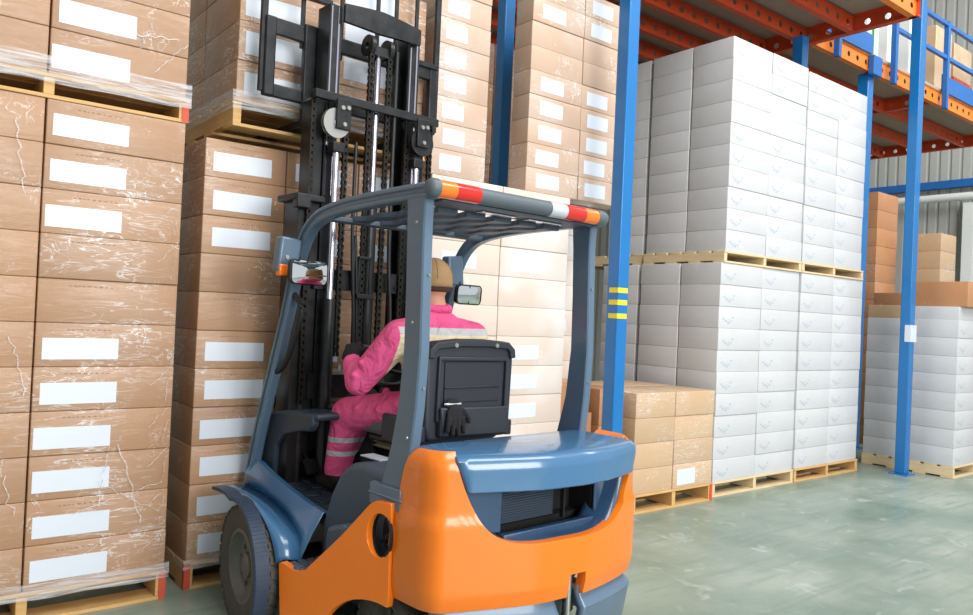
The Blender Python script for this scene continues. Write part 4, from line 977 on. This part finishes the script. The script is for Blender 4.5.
# centre cylinder, chains, hoses
b = MB(); b.tube([(0.0, 1.21, 1.25), (0.0, 1.21, 2.15)], 0.036, 16); b.build('centre_cylinder', 'mast', FK, smooth=True)
b = MB(); b.tube([(0.0, 1.21, 2.15), (0.0, 1.21, 2.92)], 0.021, 16); b.build('centre_rod', 'chrome', FK, smooth=True)
b = MB(); b.box(-0.05, 0.05, 1.17, 1.24, 2.90, 2.95); b.lathe([(-0.012, 0.02), (-0.012, 0.06), (0.012, 0.06), (0.012, 0.02)], (-0.06, 1.21, 2.95), 'x', 24); b.lathe([(-0.012, 0.02), (-0.012, 0.06), (0.012, 0.06), (0.012, 0.02)], (0.06, 1.21, 2.95), 'x', 24); b.build('centre_chain_head', 'mast', FK, smooth=True)
def chain(x, y, z0, z1, w=0.024):
    b = MB(); z = z0; k = 0
    while z < z1:
        if k % 2: b.box(x-w/2, x+w/2, y-0.007, y+0.007, z, z+0.024)
        else:
            b.box(x-w/2-0.003, x-w/4, y-0.009, y+0.009, z-0.003, z+0.022); b.box(x+w/4, x+w/2+0.003, y-0.009, y+0.009, z-0.003, z+0.022)
        z += 0.019; k += 1
    o = b.build('lift_chain', 'chain', FK)
for x, y, z0, z1 in ((-0.385, 1.205, 1.0, 2.60), (-0.205, 1.17, 1.25, 2.46), (-0.06, 1.18, 1.2, 2.95), (0.06, 1.18, 1.2, 2.95), (0.205, 1.19, 1.4, 2.45), (0.385, 1.205, 1.0, 2.60)): chain(x, y, z0, z1)
for x, a, z1 in ((-0.135, 0.010, 2.40), (0.105, 0.012, 2.95), (-0.115, 0.008, 1.58)):
    b = MB(); b.tube(smooth_path([(x+0.05, 1.19, 1.16), (x+0.03, 1.175, 1.5), (x, 1.17, 1.9), (x, 1.175, z1)], 5), a, 10); b.build('hydraulic_hose', 'black', FK, smooth=True)
# carriage with load backrest and forks, raised
def frame_box(mb, x0, x1, y0, y1, z0, z1): mb.box(x0, x1, y0, y1, z0, z1)
b = MB()
b.box(-0.58, 0.56, 1.385, 1.415, 2.93, 3.02); b.box(-0.58, 0.56, 1.385, 1.415, 2.60, 2.67)
b.box(-0.58, -0.52, 1.38, 1.42, 2.60, 3.02); b.box(0.50, 0.56, 1.38, 1.42, 2.60, 3.02); b.box(-0.36, -0.28, 1.37, 1.40, 2.56, 3.03); b.box(0.26, 0.34, 1.37, 1.40, 2.56, 3.03)
cg = b.build('carriage', 'mast', FK, bevel=0.008)
b = MB()
b.box(-0.60, -0.565, 1.395, 1.42, 2.62, 3.55); b.box(0.545, 0.58, 1.395, 1.42, 2.62, 3.55)
for x in (-0.36, -0.12, 0.12, 0.25, 0.40): b.box(x-0.012, x+0.012, 1.40, 1.415, 2.9, 3.55)
b.box(-0.60, 0.58, 1.395, 1.42, 3.52, 3.56); b.box(0.25, 0.56, 1.37, 1.40, 3.0, 3.03); b.box(-0.60, -0.2, 1.37, 1.40, 3.17, 3.20)
b.build('load_backrest', 'mast', FK, bevel=0.003)
for x in (-0.30, 0.30):
    b = MB(); b.prism([(1.39, 2.92), (1.425, 2.92), (1.425, 2.515), (2.35, 2.49), (2.35, 2.475), (1.40, 2.475)], 'x', x-0.05, x+0.05); b.build('fork', 'mast', FK, bevel=0.004)
b = MB()
for sx in (-1, 1): b.tube([(sx*0.31, 1.30, 2.60), (sx*0.31, 1.38, 2.60)], 0.035, 16)
b.build('carriage_roller', 'steel', FK, smooth=True)

# ---------------------------------------------------------------- driver (built in the forklift frame)
def capsule(mb, p0, p1, r0, r1, n=14, flat=None):
    p0, p1 = Vector(p0), Vector(p1); d = p1-p0; L = d.length; t = d/L if L > 1e-6 else Vector((0, 0, 1))
    a = t.orthogonal().normalized(); bb = t.cross(a); rings = []
    for k in range(7):
        q = math.pi/2*k/6; rings.append((-r0*math.cos(q), max(r0*math.sin(q), 0.0004)))
    for k in range(7):
        q = math.pi/2*k/6; rings.append((L+r1*math.sin(q), max(r1*math.cos(q), 0.0004)))
    vs = [p0+t*h+(a*math.cos(2*math.pi*i/n)+bb*math.sin(2*math.pi*i/n))*r for h, r in rings for i in range(n)]
    fs = [(k*n+i, k*n+(i+1) % n, (k+1)*n+(i+1) % n, (k+1)*n+i) for k in range(len(rings)-1) for i in range(n)]
    fs += [tuple(range(n-1, -1, -1)), tuple((len(rings)-1)*n+i for i in range(n))]
    mb.add(vs, fs)
def ellip(mb, c, r, rot=(0, 0, 0), n=20, m=12):
    c = Vector(c); rm = Euler(rot).to_matrix(); vs = []
    for k in range(m+1):
        q = math.pi*k/m; sr = max(math.sin(q), 0.002)
        for i in range(n):
            w = 2*math.pi*i/n; vs.append(c+rm@Vector((r[0]*sr*math.cos(w), r[1]*sr*math.sin(w), r[2]*math.cos(q))))
    fs = [(k*n+i, (k+1)*n+i, (k+1)*n+(i+1) % n, k*n+(i+1) % n) for k in range(m) for i in range(n)]
    fs += [tuple(range(n)), tuple(m*n+i for i in range(n-1, -1, -1))]
    mb.add(vs, fs)
def remesh(mb, name, voxel, smooth_it=4, fac=0.5):
    me = bpy.data.meshes.new('tmp'); me.from_pydata(mb.v, [], mb.f); bm = bmesh.new(); bm.from_mesh(me); bmesh.ops.recalc_face_normals(bm, faces=bm.faces); bm.to_mesh(me); bm.free()
    t = bpy.data.objects.new('tmp', me); COL.objects.link(t)
    md = t.modifiers.new('r', 'REMESH'); md.mode = 'VOXEL'; md.voxel_size = voxel; md.use_smooth_shade = True
    if smooth_it:
        ms = t.modifiers.new('s', 'SMOOTH'); ms.factor = fac; ms.iterations = smooth_it
    dg = bpy.context.evaluated_depsgraph_get(); dg.update(); ev = t.evaluated_get(dg)
    out = bpy.data.meshes.new_from_object(ev); out.name = name
    bpy.data.objects.remove(t)
    for p in out.polygons: p.use_smooth = True
    return out
pb = MB()
# torso: pelvis, belly, chest, shoulders
ellip(pb, (-0.03, 0.50, 1.03), (0.185, 0.145, 0.13)); ellip(pb, (-0.035, 0.495, 1.15), (0.175, 0.125, 0.16)); ellip(pb, (-0.045, 0.50, 1.27), (0.205, 0.130, 0.16), (R(-4), 0, 0))
ellip(pb, (-0.05, 0.51, 1.39), (0.20, 0.105, 0.095)); ellip(pb, (-0.055, 0.515, 1.455), (0.13, 0.075, 0.065))
sh = {-1: Vector((-0.265, 0.52, 1.385)), 1: Vector((0.175, 0.51, 1.385))}
el = {-1: Vector((-0.385, 0.66, 1.165)), 1: Vector((0.275, 0.66, 1.14))}
wr_ = {-1: Vector((-0.365, 0.755, 1.245)), 1: Vector((0.20, 0.87, 1.16))}
for s in (-1, 1):
    capsule(pb, (-0.05+s*0.09, 0.515, 1.42), sh[s], 0.07, 0.082); capsule(pb, sh[s], el[s], 0.082, 0.066); capsule(pb, el[s], wr_[s], 0.066, 0.046)
hp = {-1: Vector((-0.13, 0.50, 1.035)), 1: Vector((0.08, 0.50, 1.035))}
kn = {-1: Vector((-0.255, 0.94, 0.975)), 1: Vector((0.16, 0.95, 0.975))}
an = {-1: Vector((-0.265, 1.0, 0.685)), 1: Vector((0.18, 1.04, 0.685))}
for s in (-1, 1):
    capsule(pb, hp[s], kn[s], 0.108, 0.085); capsule(pb, kn[s], an[s], 0.086, 0.068)
    if s < 0: capsule(pb, kn[s]+Vector((0.05, -0.06, 0.0)), an[s]+Vector((0.05, -0.04, 0.12)), 0.055, 0.045)
    # boots
    capsule(pb, an[s]+Vector((0, -0.02, -0.03)), an[s]+Vector((0, 0.0, -0.055)), 0.052, 0.05); capsule(pb, an[s]+Vector((0, 0.0, -0.068)), an[s]+Vector((0.0, 0.15, -0.075)), 0.044, 0.036)
# cloth folds as raised ridges over sleeves and thigh
for (a, b_, r_) in (((-0.44, 0.62, 1.20), (-0.36, 0.72, 1.13), 0.016), ((-0.42, 0.60, 1.26), (-0.33, 0.69, 1.20), 0.014), ((-0.33, 0.72, 1.16), (-0.41, 0.74, 1.22), 0.014), ((-0.24, 0.86, 1.075), (-0.30, 0.80, 1.02), 0.016), ((-0.20, 0.70, 1.115), (-0.27, 0.66, 1.03), 0.016),
                    ((-0.33, 0.94, 0.92), (-0.24, 0.88, 0.89), 0.014), ((-0.33, 0.98, 0.815), (-0.24, 0.92, 0.81), 0.012), ((-0.20, 0.40, 1.18), (0.06, 0.375, 1.16), 0.012)):
    capsule(pb, a, b_, r_, r_)
# neck and head
capsule(pb, (-0.055, 0.525, 1.48), (-0.055, 0.55, 1.57), 0.062, 0.058)
hc = Vector((-0.055, 0.565, 1.655))
ellip(pb, hc, (0.078, 0.098, 0.108)); ellip(pb, hc+Vector((0, 0.035, -0.045)), (0.058, 0.062, 0.065)); 
capsule(pb, hc+Vector((0, 0.092, 0.0)), hc+Vector((0, 0.112, -0.028)), 0.011, 0.015)
for s in (-1, 1):
    ellip(pb, hc+Vector((s*0.080, 0.0, -0.012)), (0.010, 0.020, 0.032), (R(-10), 0, s*R(12))); ellip(pb, hc+Vector((s*0.03, 0.085, 0.018)), (0.018, 0.012, 0.009))
ellip(pb, hc+Vector((0, 0.094, -0.055)), (0.024, 0.008, 0.010))
# hands: palm and five bent fingers each, closed round what they hold
def hand(w, tip, side, curl):
    """w wrist, tip = direction of palm, curl = direction the fingers close to, side = direction from little finger to thumb"""
    tip = Vector(tip).normalized(); curl = Vector(curl).normalized(); side = Vector(side).normalized(); w = Vector(w)
    capsule(pb, w, w+tip*0.04, 0.040, 0.036)
    for k in range(4): capsule(pb, w+tip*0.02+side*(-0.026+0.017*k), w+tip*0.082+side*(-0.030+0.020*k), 0.017, 0.0135)
    for k, L in enumerate((0.031, 0.038, 0.041, 0.037)):
        p = w+tip*0.084+side*(-0.031+0.0207*k); q = p+(tip*0.45+curl*0.9).normalized()*L*1.05; r_ = q+(curl*0.75-tip*0.65).normalized()*L*0.8; s_ = r_+(-tip*0.95-curl*0.1).normalized()*L*0.55
        capsule(pb, p, q, 0.0125, 0.0115); capsule(pb, q, r_, 0.0115, 0.0105); capsule(pb, r_, s_, 0.0105, 0.0095)
    p = w+tip*0.022+side*0.034; q = p+(tip*0.6+side*0.65+curl*0.4).normalized()*0.040; r_ = q+(tip*0.5+curl*0.85-side*0.2).normalized()*0.034
    capsule(pb, p, q, 0.0155, 0.0135); capsule(pb, q, r_, 0.0135, 0.011)
hand((-0.352, 0.785, 1.278), (0.50, 0.62, 0.60), (0.55, -0.75, 0.25), (0.55, 0.25, -0.80))
hand((0.195, 0.885, 1.158), (0.0, 0.95, -0.12), (-0.95, 0.0, 0.1), (0.0, 0.2, -0.95))
me = remesh(pb, 'person', 0.0075, 5, 0.5)
for mt in ('coverall', 'skin', 'glove', 'boot'): me.materials.append(M[mt])
for p in me.polygons:
    c = p.center; i = 0
    if (c-Vector(wr_[-1])).length < 0.0 : i = 0
    if c.z > 1.54 and abs(c.x+0.055) < 0.12: i = 1
    elif (c-Vector((-0.31, 0.83, 1.32))).length < 0.13 and (c-wr_[-1]).dot((wr_[-1]-el[-1]).normalized()) > 0.018: i = 2
    elif (c-Vector((0.20, 0.95, 1.15))).length < 0.10 and (c-wr_[1]).dot(wr_[1]-el[1]) > 0.001: i = 2
    elif c.z < 0.665: i = 3
    p.material_index = i
dr = bpy.data.objects.new('person', me); COL.objects.link(dr); dr.matrix_world = Matrix.Translation((2.21, 2.55, 0)) @ Matrix.Rotation(R(4), 4, 'Z')
tag(dr, 'person in pink coverall with reflective bands sitting in the forklift, back to camera, gloved hand on the wheel', 'person')
dr['label'] = 'person in pink coverall with silver bands and black gloves, driving the forklift'
# collar
b = MB(); b.tube([(-0.055+0.072*math.cos(R(a)), 0.54+0.068*math.sin(R(a)), 1.53+0.012*math.sin(R(a))) for a in range(0, 360, 15)], 0.021, 10, closed=True); b.build('collar', 'coverall', dr, smooth=True)
# cap and hair
b = MB(); P = []
for k in range(11):
    q = R(-24+114*k/10); rr = math.cos(max(q, -0.05)); P.append([(hc.x+0.090*rr*math.cos(R(a)), hc.y-0.004+0.112*rr*math.sin(R(a)), hc.z+0.012+0.100*math.sin(q)) for a in range(0, 361, 12)])
b.grid(P); cp = b.build('cap', 'cap', dr, smooth=True, solid=0.004)
b = MB(); P = []
for k in range(5):
    f = k/4; P.append([(hc.x+(0.086+0.004*f)*math.cos(R(a)), hc.y-0.004+(0.108+0.075*f*math.sin(R(a))**2)*math.sin(R(a)), hc.z+0.008-0.012*f) for a in range(25, 156, 10)])
b.grid(P); b.build('cap_brim', 'cap', cp, smooth=True, solid=0.004)
b = MB()
for a in (0, 60, 120): b.tube([(hc.x+0.091*math.cos(R(q))*math.cos(R(a)), hc.y-0.004+0.113*math.cos(R(q))*math.sin(R(a)), hc.z+0.012+0.101*math.sin(R(q))) for q in range(-4, 185, 8)], 0.0015, 6)
b.tube([(hc.x+0.0915*math.cos(R(a)), hc.y-0.004+0.1135*math.sin(R(a)), hc.z-0.022) for a in range(0, 360, 12)], 0.0025, 6, closed=True); b.build('cap_seam', 'cap', cp, smooth=True)
b = MB(); P = []
for z, q in ((1.632, 0.079), (1.622, 0.078), (1.614, 0.075), (1.608, 0.069)):
    P.append([(hc.x+q*1.0*math.cos(R(a)), hc.y-0.006+q*1.2*math.sin(R(a)), z) for a in range(188, 353, 11)])
b.grid(P); b.build('hair', 'hair', dr, smooth=True, solid=0.006)

# spare glove tucked into the seat-back pocket
gv = MB(); ob = pb; pb = gv
ellip(gv, (-0.158, 0.222, 1.055), (0.050, 0.012, 0.042)); ellip(gv, (-0.158, 0.240, 1.095), (0.046, 0.012, 0.03))
for k, (L, a) in enumerate(((0.052, -0.16), (0.066, -0.05), (0.070, 0.05), (0.060, 0.15))):
    p = Vector((-0.197+k*0.026, 0.220, 1.035)); capsule(gv, p, p+Vector((math.sin(a)*L, -0.004, -math.cos(a)*L)), 0.0125, 0.0105)
capsule(gv, (-0.115, 0.222, 1.07), (-0.085, 0.218, 1.035), 0.013, 0.011); capsule(gv, (-0.085, 0.218, 1.035), (-0.082, 0.216, 1.02), 0.011, 0.010)
pb = ob
me = remesh(gv, 'work_glove', 0.004, 2); me.materials.append(M['glove'])
go = bpy.data.objects.new('work_glove', me); COL.objects.link(go); go.matrix_world = dr.matrix_world.copy()
tag(go, 'black knitted work glove hanging over the pocket of the seat back', 'glove')
b = MB(); b.tube([(-0.158+0.045*math.cos(R(a)), 0.243+0.011*math.sin(R(a)), 1.10) for a in range(0, 360, 20)], 0.005, 8, closed=True); b.build('cuff', 'lens_white', go, smooth=True, label='pale knitted cuff edge')
#@@END
